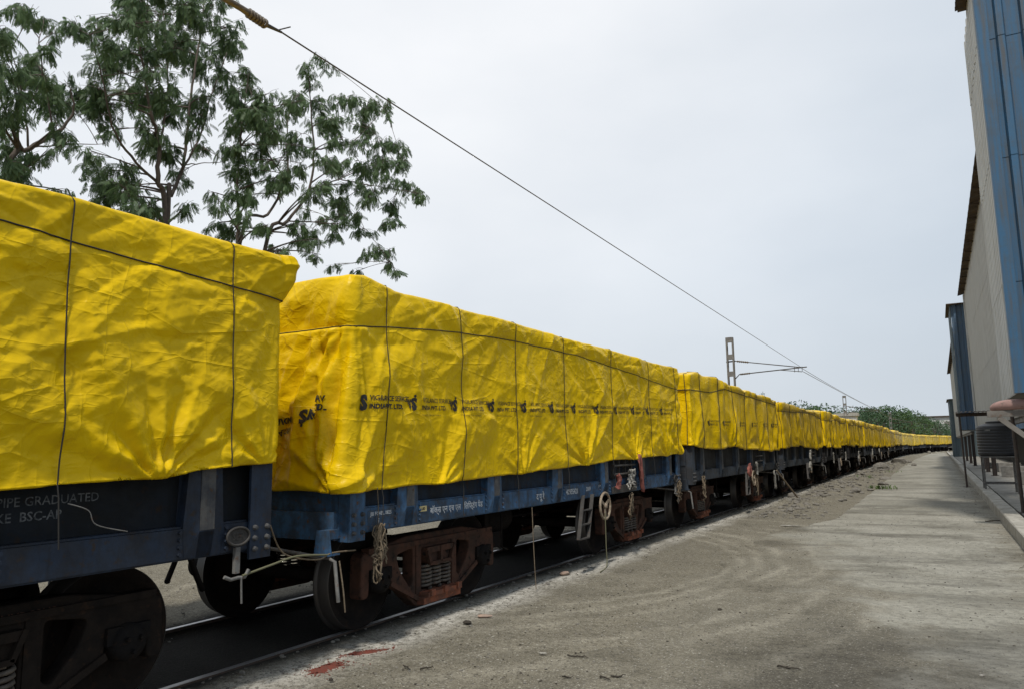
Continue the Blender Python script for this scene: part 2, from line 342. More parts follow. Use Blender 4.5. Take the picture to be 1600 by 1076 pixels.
def make_wagon():
    w = empty('freight_wagon')
    # under-frame
    u = MB().box(-.22, .22, .02, WL-.02, .88, 1.24).box(-1.46, 1.46, .10, WL-.10, 1.245, 1.262)
    for y in STAN+[1.9, WL-1.9]: u.prism([(-1.47, 1.10), (-.25, .90), (.25, .90), (1.47, 1.10), (1.47, 1.243), (-1.47, 1.243)], 'y', y-.05, y+.05)
    u.build('underframe', 'steel', w)
    un = MB().lathe([(-.35, 0), (-.35, .17), (-.3, .19), (.3, .19), (.35, .17), (.35, 0)], (.55, 4.2, .82), 'y', 18)
    un.box(.40, .70, 3.95, 4.45, 1.0, 1.25).tube([(.1, 1.0, .72), (.1, 9.0, .72)], .022, 6).tube([(-.5, .3, .95), (-.5, 9.7, .95)], .02, 6)
    un.lathe([(-.5, 0), (-.5, .2), (.5, .2), (.5, 0)], (-.75, 6.1, .85), 'y', 16).box(-.95, -.55, 5.9, 6.3, 1.03, 1.25)
    un.tube([(1.22, 3.35, .98), (1.22, 3.35, .55), (1.22, 3.5, .5)], .014, 6).bar((.9, 3.1, .60), (.9, 3.8, .60), .12, .2).box(.86, .94, 3.4, 3.5, .70, 1.24)
    un.build('brake_gear', 'steel', w)
    for sx in (1, -1):
        sl = MB().box(sx*1.545-.008, sx*1.545+.008, .2, WL-.2, 1.06, 1.265).box(sx*1.50-.05, sx*1.50+.036, .2, WL-.2, 1.045, 1.058).box(sx*1.50-.05, sx*1.50+.036, .2, WL-.2, 1.267, 1.28)
        s = sl.build('side_sill', 'blue', w)
        MB().box(sx*1.455-.012, sx*1.455+.012, .03, WL-.03, 1.282, 2.90).box(sx*1.47-.02, sx*1.47+.05, .03, WL-.03, 2.902, 2.97).build('side_wall', 'panel', w)
        for y in STAN:
            a = [(sx*1.469, 2.86), (sx*1.575, 2.80), (sx*1.590, 1.235), (sx*1.557, 1.055), (sx*1.469, 1.30)]
            # pressed stanchion: flat outer face, splayed flanks running down over the sill
            vs = []
            for x, z in a: vs += [(x, y-.065, z), (x, y+.065, z)]
            inner = [(sx*1.469, 2.86, .10), (sx*1.469, 1.285, .17), (sx*1.555, 1.262, .175), (sx*1.555, 1.06, .16)]
            iv = []
            for x, z, h in inner: iv += [(x, y-h, z), (x, y+h, z)]
            mb = MB()
            mb.add([vs[0], vs[1], vs[3], vs[2], vs[5], vs[4], vs[7], vs[6]], [(0, 1, 2, 3), (3, 2, 4, 5), (5, 4, 6, 7)])
            for k, sg in ((0, -1), (1, 1)):
                f = [iv[0+k], vs[2+k], vs[4+k], iv[4+k], iv[2+k]]; mb.add(f, [(0, 1, 2, 3, 4)])
                mb.add([vs[4+k], vs[6+k], iv[6+k], iv[4+k]], [(0, 1, 2, 3)])
            mb.add([vs[4], vs[5], vs[7], vs[6]], [(0, 1, 2, 3)])
            st = mb.build('stanchion', 'blue', w)
            MB().box(sx*1.590-.004, sx*1.590+.004, y-.062, y+.062, 1.245, 2.0).build('face_plate', 'plate', st)
            if sx == 1:
                bt = MB()
                for z in (1.09, 1.14, 1.19, 1.24):
                    for d in (-.20, .20): bt.lathe([(.016, 0), (.016, .014), (0, .016)], (1.554, y+d, z), 'x', 6, False)
                bt.build('bolt', 'blue', st)
        # corner posts
        for y0, y1 in ((0, .21), (WL-.21, WL)):
            cp = MB().box(sx*1.575-.012, sx*1.575+.012, y0, y1, .985, 2.93).box(sx*1.51-.06, sx*1.51+.05, (y0 if y0 == 0 else y1-.015), (y0+.015 if y0 == 0 else y1), .985, 2.93)
            o = cp.build('corner_post', 'blue', w)
            if sx == 1:
                bt = MB()
                for z in (1.06, 1.14, 1.22):
                    for d in (.045, .165): bt.lathe([(.03, 0), (.028, .016), (0, .022)], (1.588, y0+d, z), 'x', 8, False)
                bt.build('bolt', 'plate', o)
    for y, d in ((.02, -1), (WL-.02, 1)):
        e = MB().box(-1.44, 1.44, y-.012, y+.012, 1.0, 2.95)
        for z in (1.45, 1.95, 2.5): e.box(-1.43, 1.43, y+d*.013, y+d*.030, z-.06, z+.06) if d > 0 else e.box(-1.43, 1.43, y+d*.030, y+d*.013, z-.06, z+.06)
        e.box(-1.45, 1.45, y+d*.045-.03, y+d*.045+.03, 1.0, 1.25)
        e.build('end_wall', 'blue', w)
        c = MB().box(-.13, .13, min(y, y+d*.30), max(y, y+d*.30), .92, 1.14).box(-.17, .17, min(y+d*.30, y+d*.47), max(y+d*.30, y+d*.47), .88, 1.18)
        c.prism([(-.17, y+d*.47), (.02, y+d*.47), (.0, y+d*.56), (-.15, y+d*.58)] if d > 0 else [(.17, y+d*.47), (-.02, y+d*.47), (0, y+d*.56), (.15, y+d*.58)], 'z', .90, 1.16)
        c.build('coupler', 'bogie', w)
        h = MB().tube([(.45*d, y, .98), (.46*d, y+d*.16, .93), (.42*d, y+d*.28, .72), (.33*d, y+d*.42, .58), (.25*d, y+d*.47, .60)], .026, 8)
        h.build('air_hose', 'steel', w)
        sgn = 1 if d < 0 else -1
        lv = MB().tube([(sgn*.15, y+d*.20, .97), (sgn*1.30, y+d*.20, .88), (sgn*1.50, y+d*.20, .87), (sgn*1.57, y+d*.19, .84), (sgn*1.60, y+d*.17, .50)], .017, 8)
        lv.build('coupling_lever', 'grey', w)
        MB().prism([(sgn*1.36, 1.10), (sgn*1.50, 1.10), (sgn*1.53, .90), (sgn*1.33, .90)], 'y', y+d*.19-.006, y+d*.19+.006).box(sgn*1.43-.10, sgn*1.43+.10, min(y+d*.08, y+d*.24), max(y+d*.08, y+d*.24), .885, .899).box(sgn*1.43-.05, sgn*1.43+.05, min(y+d*.02, y+d*.18), max(y+d*.02, y+d*.18), 1.02, 1.10).build('lever_bracket', 'blue', w)
    make_bogie(w, 1.92); make_bogie(w, WL-1.92)
    # hand brake wheel, step ladder, side rungs
    hw = MB(); pts = []
    for i in range(33):
        a = 2*math.pi*i/32; pts.append((1.64, 5.86+.20*math.cos(a), .90+.20*math.sin(a)))
    hw.tube(pts, .020, 8, False)
    for k in range(3):
        a = 2*math.pi*k/3+.5; hw.bar((1.64, 5.86+.03*math.cos(a), .90+.03*math.sin(a)), (1.64, 5.86+.195*math.cos(a), .90+.195*math.sin(a)), .045, .014, (1, 0, 0))
    hw.lathe([(.03, 0), (.03, .035), (-.02, .05), (-.02, .0)], (1.64, 5.86, .90), 'x', 14)
    hw.build('brake_wheel', 'cream', w)
    MB().tube([(1.625, 5.86, .9), (1.35, 5.86, .9)], .02, 8).box(1.30, 1.37, 5.80, 5.92, .80, 1.06).build('brake_spindle', 'steel', w)
    ld = MB()
    for y in (5.12, 5.46): ld.bar((1.60, y, 1.10), (1.66, y-.34, .50), .012, .055, (1, 0, 0))
    for t in (.35, .68, 1.0): ld.bar((1.60+.06*t, 5.12-.34*t, 1.10-.60*t), (1.60+.06*t, 5.46-.34*t, 1.10-.60*t), .05, .018)
    ld.build('step_ladder', 'dark_rung', w)
    gl = MB()
    for y in (6.45, 6.72, 7.0, 7.3): gl.bar((1.54, y, 1.29), (1.54, y, 1.80), .03, .05, (1, 0, 0))
    for z in (1.36, 1.50): gl.tube([(1.60, 6.40, z), (1.60, 7.38, z)], .018, 6)
    gl.prism([(6.35, 1.06), (7.42, 1.06), (7.42, 1.20), (6.35, 1.16)], 'x', 1.562, 1.60)
    gl.build('rung_frame', 'dark_rung', w)
    return w

wagon0 = make_wagon()
ORD = ['first', 'second', 'third', 'fourth', 'fifth', 'sixth', 'seventh', 'eighth', 'ninth', 'tenth', 'eleventh', 'twelfth', 'thirteenth', 'fourteenth', 'fifteenth', 'sixteenth', 'seventeenth', 'eighteenth', 'nineteenth', 'twentieth', 'twenty-first']
NW = 20
wagons = []; places = []
for i in range(NW):
    s = W0+PITCHW*(i-1)
    x0, y0, a0 = track_at(s); x1, y1, a1 = track_at(s+WL)
    rz = -math.atan2(x1-x0, y1-y0); places.append((x0, y0, rz))
for i in range(NW):
    skip = () if i < 5 else (('bolt', 'air_hose', 'lever_bracket', 'brake_gear', 'brake_spindle', 'bolster_end', 'face_plate') if i < 9 else ('bolt', 'air_hose', 'lever_bracket', 'brake_gear', 'brake_spindle', 'bolster_end', 'face_plate', 'spring', 'axle_box', 'wheel_tread', 'brake_beam', 'rung_frame', 'step_ladder', 'spring_seat', 'coupling_lever', 'brake_wheel', 'coupler'))
    w = wagon0 if i == 0 else copy_tree(wagon0, None, skip)
    wagons.append(w)
for i, w in enumerate(wagons):
    w.location = (places[i][0], places[i][1], 0); w.rotation_euler = (0, 0, places[i][2])
    if i == 0: lb = 'dark blue open freight wagon closest to the camera with white stencilled lines on its panel'
    elif i == 1: lb = 'blue open freight wagon with Devanagari lettering on its sill and cream brake wheel'
    elif i == NW-1: lb = 'last freight wagon in view, where the train bends behind the shed'
    else: lb = f'soot-dark freight wagon under yellow tarpaulin, {ORD[i]} in the train counted from the camera'
    tag(w, lb, 'freight wagon', 'freight wagons of the train')

# closest wagon: shade painted in by darker copies; further on, grime grey to black
def override(o, table):
    for sl in o.material_slots:
        k = next((k for k, m in M.items() if m == sl.material), None)
        if k in table: sl.link = 'OBJECT'; sl.material = M[table[k]]
    for c in o.children: override(c, table)
for i, w in enumerate(wagons):
    if i == 0: override(w, {'blue': 'blue_shaded', 'panel': 'panel_shaded', 'bogie': 'bogie_shaded', 'wheel': 'bogie_shaded', 'rust': 'bogie'})
    elif i == 2: override(w, {'blue': 'blue_grey', 'panel': 'soot_panel'})
    elif i > 2: override(w, {'blue': 'soot' if i % 3 else 'blue_grey', 'panel': 'soot_panel', 'bogie': 'bogie_shaded', 'rust': 'bogie'})

# own lettering and fittings of the two nearest wagons
side1 = wagons[1]
def child(w, kind, k=0): return [c for c in w.children if c.name.split('.')[0] == kind][k]
hooked_text(child(side1, 'side_sill'), [('बॉक्स एन एच एल', .088, 1.58, 1.165, .0015, 0), ('िलिफ्टंग पैड', .088, 2.14, 1.165, .0015, 0),
    ('द पू रे', .11, 3.82, 1.16, .002, 0), ('40935421', .105, 4.84, 1.17, .002, 0), ('2009', .085, 5.42, 1.18, .001, 0), ('L 70', .05, 5.86, 1.20, .001, 0)], 1.556)
tagp = MB().box(1.554, 1.560, 1.10, 1.22, 1.17, 1.225).build('tag_plate', 'yellowtag', child(side1, 'side_sill'))
hooked_text(tagp, [('LSD', .035, 1.16, 1.197, .0015, 0)], 1.562, 'ink')
fr = MB()
for z in (1.235, 1.175, 1.10): fr.box(1.554, 1.556, .29, .68, z-.002, z+.002)
for y in (.29, .40, .68): fr.box(1.554, 1.556, y-.002, y+.002, 1.10, 1.235)
fr.build('stencil_frame', 'faded', child(side1, 'side_sill'))
hooked_text(child(side1, 'side_sill'), [('JBI FCHBL 0825', .048, .48, 1.205, .0012, 0), ('E', .05, .44, 1.14, .001, 0)], 1.557, 'white')
side0 = wagons[0]
hooked_text(child(side0, 'side_wall'), [('FITTED WITH TWO PIPE GRADUATED', .078, 8.00, 1.515, .0005, .01), ('RELEASE AIR BRAKE  BSC-AP', .078, 7.94, 1.425, .001, .01)], 1.470, 'faded', 'stencil')
b0 = child(side0, 'bogie', 1)
mb = MB(); text_on_side(mb, 'CASNUB 22HS', .075, 1.196, WL-1.92+.25, .80, .002); mb.build('casting_mark', 'bogie', b0)
def oval_plate(w, y):
    p = MB(); ring = [(1.60, y+.105*math.cos(2*math.pi*i/28), 1.17+.065*math.sin(2*math.pi*i/28)) for i in range(29)]
    p.tube(ring, .010, 6, False)
    p.add([(1.594, q[1], q[2]) for q in ring[:-1]]+[(1.586, q[1], q[2]) for q in ring[:-1]], [tuple(range(28))]+[(i, (i+1) % 28, 28+(i+1) % 28, 28+i) for i in range(28)])
    P, fs = text2d('SER', .075, .002, 'CENTER'); p.add([(1.600, y+a[0], 1.17+a[1]) for a in P], fs)
    p.build('builder_plate', 'dark_rung', w)
    br = MB().box(1.57, 1.60, y-.022, y+.022, .90, 1.09).tube([(1.60, y-.12, .89), (1.61, y-.07, .865), (1.61, y, .87), (1.61, y+.06, .865), (1.62, y+.09, .92)], .014, 8).tube([(1.62, y+.02, .87), (1.62, y+.03, .68)], .008, 6)
    br.build('hose_bracket', 'grey', w)
for w in wagons[:4]: oval_plate(w, WL-.33)

# ================================================================== RAILS
def rail(offset, label):
    r = empty('rail', (0, 0, 0), 0, label, 'rail', 'rails under the train'); prof = [(-.07, -.16), (.07, -.16), (.07, -.14), (.012, -.12), (.012, -.04), (.034, -.03), (.034, -.004), (-.034, -.004), (-.034, -.03), (-.012, -.04), (-.012, -.12), (-.07, -.14)]
    ss = [-25, 0, 30, 60, 90, 115]+[115+8*k for k in range(1, 16)]
    V = []; n = len(prof)
    T = []
    for s in ss:
        x, y, a = track_at(s) if s > 0 else (-6.25, s, 0)
        ca, sa = math.cos(a), math.sin(a)
        for px, pz in prof: V.append((x+(px+offset)*ca, y+(px+offset)*sa, pz))
        for px, pz in ((-.028, 0.0), (.028, 0.0), (.033, -.0035), (-.033, -.0035)): T.append((x+(px+offset)*ca, y+(px+offset)*sa, pz))
    F = [(i*n+k, i*n+(k+1) % n, (i+1)*n+(k+1) % n, (i+1)*n+k) for i in range(len(ss)-1) for k in range(n)]
    G = [(i*4+k, i*4+(k+1) % 4, (i+1)*4+(k+1) % 4, (i+1)*4+k) for i in range(len(ss)-1) for k in range(4)]
    MB().add(V, F).build('rail_web', 'rail', r); MB().add(T, G).build('rail_head', 'railtop', r)
rail(.872, 'worn steel rail nearer the road, shiny strip under the wheels'); rail(-.872, 'steel rail on the far side of the train, seen between the wheels')
# ================================================================== TARPAULINS
TA = 1.60; RC = .09
def smooth(a, b, x): t = np.clip((x-a)/(b-a), 0, 1); return t*t*(3-2*t)
def tri(x): return 2*np.abs(2*(x-np.floor(x+.5)))-1          # -1..1 triangle wave, sharp folds
def vnoise1(x, seed):
    r = np.random.RandomState(seed); g = r.uniform(-1, 1, 512); i = np.floor(x).astype(int); f = x-i; f = f*f*(3-2*f)
    return g[i % 512]*(1-f)+g[(i+1) % 512]*f
def vnoise2(x, y, seed):
    r = np.random.RandomState(seed); g = r.uniform(-1, 1, (64, 64)); i = np.floor(x).astype(int); j = np.floor(y).astype(int)
    fx = x-i; fy = y-j; fx = fx*fx*(3-2*fx); fy = fy*fy*(3-2*fy)
    a = g[i % 64, j % 64]; b = g[(i+1) % 64, j % 64]; c = g[i % 64, (j+1) % 64]; d = g[(i+1) % 64, (j+1) % 64]
    return (a*(1-fx)+b*fx)*(1-fy)+(c*(1-fx)+d*fx)*fy
def add_creases(D, S, Z, n, rs, srange, zrange, L, Wd, H, angs, asym=2.0, curv=.10):
    scol = S[:, 0]
    for _ in range(n):
        cs, cz = rs.uniform(*srange), rs.uniform(*zrange); l = rs.uniform(*L); w = rs.uniform(*Wd); h = rs.uniform(*H)*rs.choice((1, 1, -1))
        a = angs(rs); i0, i1 = np.searchsorted(scol, (cs-l, cs+l))
        if i1-i0 < 2: continue
        ds = S[i0:i1]-cs; dz = Z[i0:i1]-cz; ca, sa = math.cos(a), math.sin(a)
        u = ds*ca+dz*sa; v = -ds*sa+dz*ca; v = v+rs.uniform(-curv, curv)*u*u/l
        env = np.clip(1-(2*u/l)**2, 0, 1); wa, wb = (w, w*rs.uniform(1, asym)) if rs.rand() < .5 else (w*rs.uniform(1, asym), w)
        D[i0:i1] += h*env*np.exp(-np.abs(v)/np.where(v > 0, wa, wb))
class Tarp: pass
def make_tarp(i, res, hemf, ropef, topf, seed, drape, material, ropes, anchors, ncrease, label, finefrom=None):
    rs = np.random.RandomState(seed); b0, b1 = -.03, WL+.03
    T = Tarp()
    RC = .045 if i < 3 else .09
    # ring of samples around the load: near end, near side, far end, far side
    ring = []
    def seg(p, q, n, nrm):
        for k in range(n): t = k/n; ring.append((p[0]*(1-t)+q[0]*t, p[1]*(1-t)+q[1]*t, *nrm))
    def arc(cx, cy, a0, n):
        for k in range(n):
            a = a0+math.pi/2*k/n; ring.append((cx+RC*math.cos(a), cy+RC*math.sin(a), math.cos(a), math.sin(a)))
    e = TA-RC
    seg((-e, b0), (e, b0), max(8, int(2*e/(res if i else .1))), (0, -1)); arc(e, b0+RC, -math.pi/2, 5)
    k0 = len(ring)
    if finefrom: seg((TA, b0+RC), (TA, finefrom), int(finefrom/.09), (1, 0)); seg((TA, finefrom), (TA, b1-RC), int((b1-finefrom)/res), (1, 0))
    else: seg((TA, b0+RC), (TA, b1-RC), max(20, int((b1-b0)/res)), (1, 0))
    arc(e, b1-RC, 0, 5)
    far = max(res*3, .12)
    seg((e, b1), (-e, b1), max(8, int(2*e/max(res*1.5, .05))), (0, 1)); arc(-e, b1-RC, math.pi/2, 4)
    seg((-TA, b1-RC), (-TA, b0+RC), int((b1-b0)/far), (-1, 0)); arc(-e, b0+RC, math.pi, 4)
    A = np.array(ring); n = len(A)
    dl = np.hypot(*(np.roll(A[:, :2], -1, 0)-A[:, :2]).T); s = np.concatenate([[0], np.cumsum(dl)[:-1]]); s -= s[k0]    # s = 0 where the near side starts
    y = A[:, 1]
    zh, zr, zt = hemf(y), ropef(y), topf(y)
    zh = zh+.007*vnoise1(s*2.2+50, seed+1)+drape*.05*vnoise1(s*.9+90, seed+2); zt = zt+.020*vnoise1(s*.8+30, seed+3)+drape*.035*vnoise1(s*1.7+11, seed+4)
    for an in anchors: zh = zh-.020*np.exp(-((s-an)/.22)**2)
    R1 = max(14, int(1.5/res)); R2 = max(6, int(.42/res)); 
    rows = []                                   # per row: (t code, inset, z, fraction)
    zs, ins = [], []
    t1 = np.linspace(0, 1, R1)
    for t in t1: zs.append(zh+(zr-zh)*t); ins.append(np.zeros(n))
    for t in np.linspace(0, 1, R2+1)[1:]:
        zs.append(zr+(zt-.03-zr)*t); ins.append(np.full(n, .0))
    for d, dz in ((.008, -.012), (.025, -.003), (.06, 0.003), (.25, .025), (.5, .06), (.9, .10), (1.3, .13), (1.55, .14)): zs.append(zt+dz); ins.append(np.full(n, d))
    Z = np.array(zs).T; I = np.array(ins).T; m = Z.shape[1]; S = np.repeat(s[:, None], m, 1)
    tt = np.clip((Z-zh[:, None])/(zr-zh)[:, None], 0, 1); t2 = np.clip((Z-zr[:, None])/np.maximum(zt-zr, .1)[:, None], 0, 1)
    flat = (I < .05)
    # panels bulge between the tie ropes, pinch along the horizontal rope, swell above it
    rp = np.array(sorted(ropes)); j = np.clip(np.searchsorted(rp, s)-1, 0, len(rp)-2); f = np.clip((s-rp[j])/(rp[j+1]-rp[j]), 0, 1); pan = np.sqrt(np.sin(np.pi*f).clip(0, 1))
    D = .014+.012*pan[:, None]*np.sin(np.pi*tt)**.7+(.012+.012*pan[:, None])*np.sin(np.pi*np.clip(t2*.9, 0, 1))*(t2 > 0)
    D += .008*vnoise2(S*.9+20, Z*1.1, seed+5)
    # tension folds fanning up from where the hem is tied down
    for an in anchors:
        ds = S-an; dz = Z-zh[:, None]+.03; r = np.hypot(ds, dz)+1e-6; ph = np.arctan2(ds, dz); k = rs.uniform(1.6, 2.4)
        D += rs.uniform(.026, .042)*np.exp(-r/rs.uniform(.5, .9))*np.minimum(1, r/.18)*tri(k*ph+rs.uniform(0, 1)+.25*vnoise1(ph*3+30, seed+int(an*10)+60))*(tt < 1)
        for _ in range(3):
            a0 = rs.uniform(-.95, .95); l = rs.uniform(.5, 1.35); q = ph-a0+rs.uniform(-.15, .15)*r
            D += rs.uniform(.020, .036)*np.exp(-np.abs(q)*r/np.where(q < 0, .022, .08))*np.clip(1-r/l, 0, 1)*np.minimum(1, r/.1)*(tt < 1)
    # pleats hanging from the corners, stronger on the ends
    side_end = b1-b0-2*RC; arcl = RC*math.pi/2
    for c, endsign in ((-arcl/2, -1), (side_end+arcl/2, 1)):
        ds = S-c; dz = np.maximum(zr[:, None]-Z, 0)+.04; ph = np.arctan2(ds, dz); r = np.hypot(ds, dz)
        on_end = (ds*endsign > 0)
        D += np.where(on_end, .055, .020)*np.exp(-np.abs(ds)/.38)*np.minimum(1, dz/.35)*tri(np.where(on_end, 2.7, 2.0)*ph+.45+.15*vnoise2(S*2, Z*1.5, seed+8))*(tt < 1)
        D += np.where(on_end, .030, .012)*np.exp(-np.abs(ds)/.30)*tri(ds*3.3+Z*1.1*endsign+.2)*(t2 > 0)*np.sin(np.pi*t2)
    if i in (0,): # load bulges past the far end above the rope
        ds = S-side_end; D += .11*np.exp(-(np.maximum(0, -ds)/.25)**2)*(ds < 2.6)*t2**.8*np.where(A[:, 3][:, None] > .3, 1, .12)
    if drape > 0:
        lean = rs.uniform(-.25, .25)
        D += drape*.040*tri(S*.55+.35*vnoise2(S*.5+3, Z*.8, seed+9)+lean*Z)*(tt < 1)*(.25+.75*(1-tt))+drape*.022*tri(S*1.3+.5*vnoise2(S*.9+3, Z*1.1, seed+10)-lean*Z)*(.4+.6*(1-tt))
        D += drape*.03*vnoise2(S*1.9+7, Z*2.6, seed+11)*(t2 > 0)
        D += drape*.05*np.abs(vnoise2(S*.8+9, Z*1.3, seed+12))*(1-tt)
    srange = (s[0], side_end+2.5)
    def any_ang(q): return q.uniform(0, math.pi)
    def diag(q): return q.normal(.6, .5) if q.rand() < .55 else q.normal(-.5, .5)
    if finefrom: srange = (finefrom-.2, side_end+.6)
    def along(q): return q.normal(.25, .35) if q.rand() < .6 else q.normal(-.3, .45)
    add_creases(D, S, Z, ncrease, rs, srange, (1.35, 3.45), (.40, 1.6), (.012, .030), (.003, .008), diag, 4)
    add_creases(D, S, Z, int(ncrease*1.4), rs, srange, (1.35, 3.45), (.12, .60), (.008, .018), (.0012, .0032), any_ang, 2)
    add_creases(D, S, Z, ncrease, rs, srange, (1.35, 3.45), (.20, .9), (.008, .020), (.002, .006), along, 3)
    add_creases(D, S, Z, ncrease//3, rs, srange, (1.35, 3.45), (.6, 2.0), (.035, .09), (.010, .026), diag, 5)
    if i == 1:
        # big folds of the near end and its corner
        endm = smooth(.0, .12, -S)*(tt < 1); D += .05*endm
        for cs, a, l, w, h in ((-.13, 1.56, 2.6, .020, -.055), (-.24, 1.50, 2.2, .030, .050), (-.36, 1.62, 2.4, .028, -.06), (-.52, 1.38, 1.9, .05, .055), (-.68, 1.30, 1.8, .05, -.05), (-.85, 1.20, 1.7, .06, .045), (-.30, 1.80, 1.6, .022, .035), (-1.15, 1.05, 1.6, .08, .045), (-1.5, .9, 1.5, .10, -.045), (-.60, .55, 1.2, .05, .030), (-.9, .35, 1.3, .05, -.028)):
            u = (S-cs)*math.cos(a)+(Z-2.25)*math.sin(a); v = -(S-cs)*math.sin(a)+(Z-2.25)*math.cos(a); v = v+.03*vnoise1(u*2+40, seed+int(abs(cs)*100))
            D += h*np.clip(1-(2*u/l)**2, 0, 1)*np.exp(-np.abs(v)/w)*endm
        for cs, a, l, w, h in ((.10, 1.45, 2.0, .03, .028), (.28, 1.30, 1.8, .05, .030), (.55, 1.05, 1.7, .06, .028), (.95, .95, 1.5, .05, .022), (.20, 2.0, 1.4, .03, .018)):
            u = (S-cs)*math.cos(a)-(Z-2.35)*math.sin(a); v = (S-cs)*math.sin(a)+(Z-2.35)*math.cos(a)
            D += h*np.clip(1-(2*u/l)**2, 0, 1)*np.exp(-np.abs(v)/w)*(tt < 1)*(S > -.02)
        ds = S+.30; D += .05*np.exp(-(ds/.26)**2)*np.sin(np.pi*np.clip(t2*.9+.02, 0, 1))*(t2 > 0)
    if i == 0:   # drawn tight at the far corner under the rope
        q = smooth(-.30, -.02, S-side_end)*(S < side_end+2.5)*(tt < 1); D = D*(1-.72*q)
    D = np.maximum(D, .002)
    D *= np.where(I > .05, np.clip(1-I*2, 0, 1), 1)
    hem_noise = .005*vnoise1(s*7, seed+21)
    a_, b_ = TA, (b1-b0)/2; cy = (b0+b1)/2
    PX = A[:, 0][:, None]*(1-I/a_)+A[:, 2][:, None]*D; PY = cy+(A[:, 1][:, None]-cy)*(1-I/b_)+A[:, 3][:, None]*D
    PZ = Z.copy(); PZ += np.where(I > .3, .05*vnoise2(PX*1.2+9, PY*1.1+9, seed+13), 0)
    PZ[:, 0] += hem_noise
    # turned-in hem
    P = np.stack([PX, PY, PZ], -1); nr = A[:, 2:4]
    lip = P[:, :1].copy(); lip[:, 0, :2] -= nr*.030; lip[:, 0, 2] += .035
    P = np.concatenate([lip, P], 1); m += 1
    idx = np.arange(n*m).reshape(n, m); nx = np.roll(idx, -1, 0)
    F = np.stack([idx[:, :-1], nx[:, :-1], nx[:, 1:], idx[:, 1:]], -1).reshape(-1, 4)
    x0, y0, rz = places[i]
    o = np_mesh('tarpaulin', P.reshape(-1, 3), F, material)
    me = o.data; bm = bmesh.new(); bm.from_mesh(me); bm.verts.ensure_lookup_table()
    try: bm.faces.new([bm.verts[int(q)] for q in idx[:, -1]])
    except ValueError: pass
    bm.to_mesh(me); bm.free()
    o.location = (x0, y0, 0); o.rotation_euler = (0, 0, rz)
    tag(o, label, 'tarpaulin', 'yellow tarpaulins over the wagon loads')
    # surface lookup for ropes and print
    P2 = P[:, 1:]; du = np.roll(P2, -1, 0)-np.roll(P2, 1, 0); dv = np.gradient(P2, axis=1); N = np.cross(du, dv); N /= np.linalg.norm(N, axis=-1, keepdims=True)+1e-9
    def at(ss, zz, off):
        ss = np.asarray(ss, float); zz = np.asarray(zz, float)
        i1 = np.clip(np.searchsorted(s, ss), 1, n-1); i0 = i1-1; fs = np.clip((ss-s[i0])/(s[i1]-s[i0]), 0, 1)
        out = 0; nn = 0
        for q, wgt in ((i0, 1-fs), (i1, fs)):
            zrow = Z[q]; r = np.clip((zrow < zz[:, None]).sum(1)-1, 0, R1+R2+1); z0 = zrow[np.arange(len(q)), r]; z1 = zrow[np.arange(len(q)), r+1]
            fz = np.clip((zz-z0)/(z1-z0+1e-9), 0, 1)[:, None]
            out = out+wgt[:, None]*(P2[q, r]*(1-fz)+P2[q, r+1]*fz); nn = nn+wgt[:, None]*(N[q, r]*(1-fz)+N[q, r+1]*fz)
        nn = nn/np.linalg.norm(nn, axis=1, keepdims=True); return out+nn*off
    T.at, T.o, T.s, T.zr, T.zt, T.zh = at, o, s, zr, zt, zh
    # tie ropes
    def f1(arr, q): return float(np.interp(q, s, arr))
    for q in ropes:
        if (i == 1 and q < .3) or q < s[0]+.05 or q > side_end+.3: continue
        zz = np.linspace(f1(zh, q), f1(zt, q)-.004, max(10, int(56*min(1, .03/res)))); sl = rs.uniform(-.05, .02)
        pts = at(q+sl*(zz-2.4)+.012*vnoise1(zz*2+40, seed+33), zz, .007); ax = 0 if q > -.05 else 1; sg = 1 if ax == 0 else -1
        sm = pts[:, ax]*sg; raw = sm.copy(); lastk = np.searchsorted(zz, f1(zt, q)-.07)
        for _ in range(60):
            sm[1:lastk] = np.maximum(raw[1:lastk]-.004, .5*sm[1:lastk]+.25*(sm[:lastk-1]+sm[2:lastk+1]))
        pts[:, ax] = sm*sg; nrm = Vector((1, 0, 0)) if ax == 0 else Vector((0, -1, 0))
        pts = [Vector(p) for p in pts]; last = pts[-1]; pts += [last-nrm*.08+Vector((0, 0, .012)), last-nrm*.25+Vector((0, 0, .03))]
        if i < 2 and rs.rand() < .6:
            p0 = pts[0]; pts = [p0+nrm*.02+Vector((0, rs.uniform(-.04, .04), -.35-rs.uniform(0, .1))), p0+nrm*.02+Vector((0, 0, -.08))]+pts
        MB().tube(pts, .0048 if i < 2 else .008, 5).build('tie_rope', 'tie', o)
    ss = np.arange(s[0]+.05, side_end+1.0, max(.04, res)); zz = np.interp(ss, s, zr)
    MB().tube(at(ss, zz, .006), .0055 if i < 2 else .009, 5).build('tie_rope', 'tie', o)
    return T

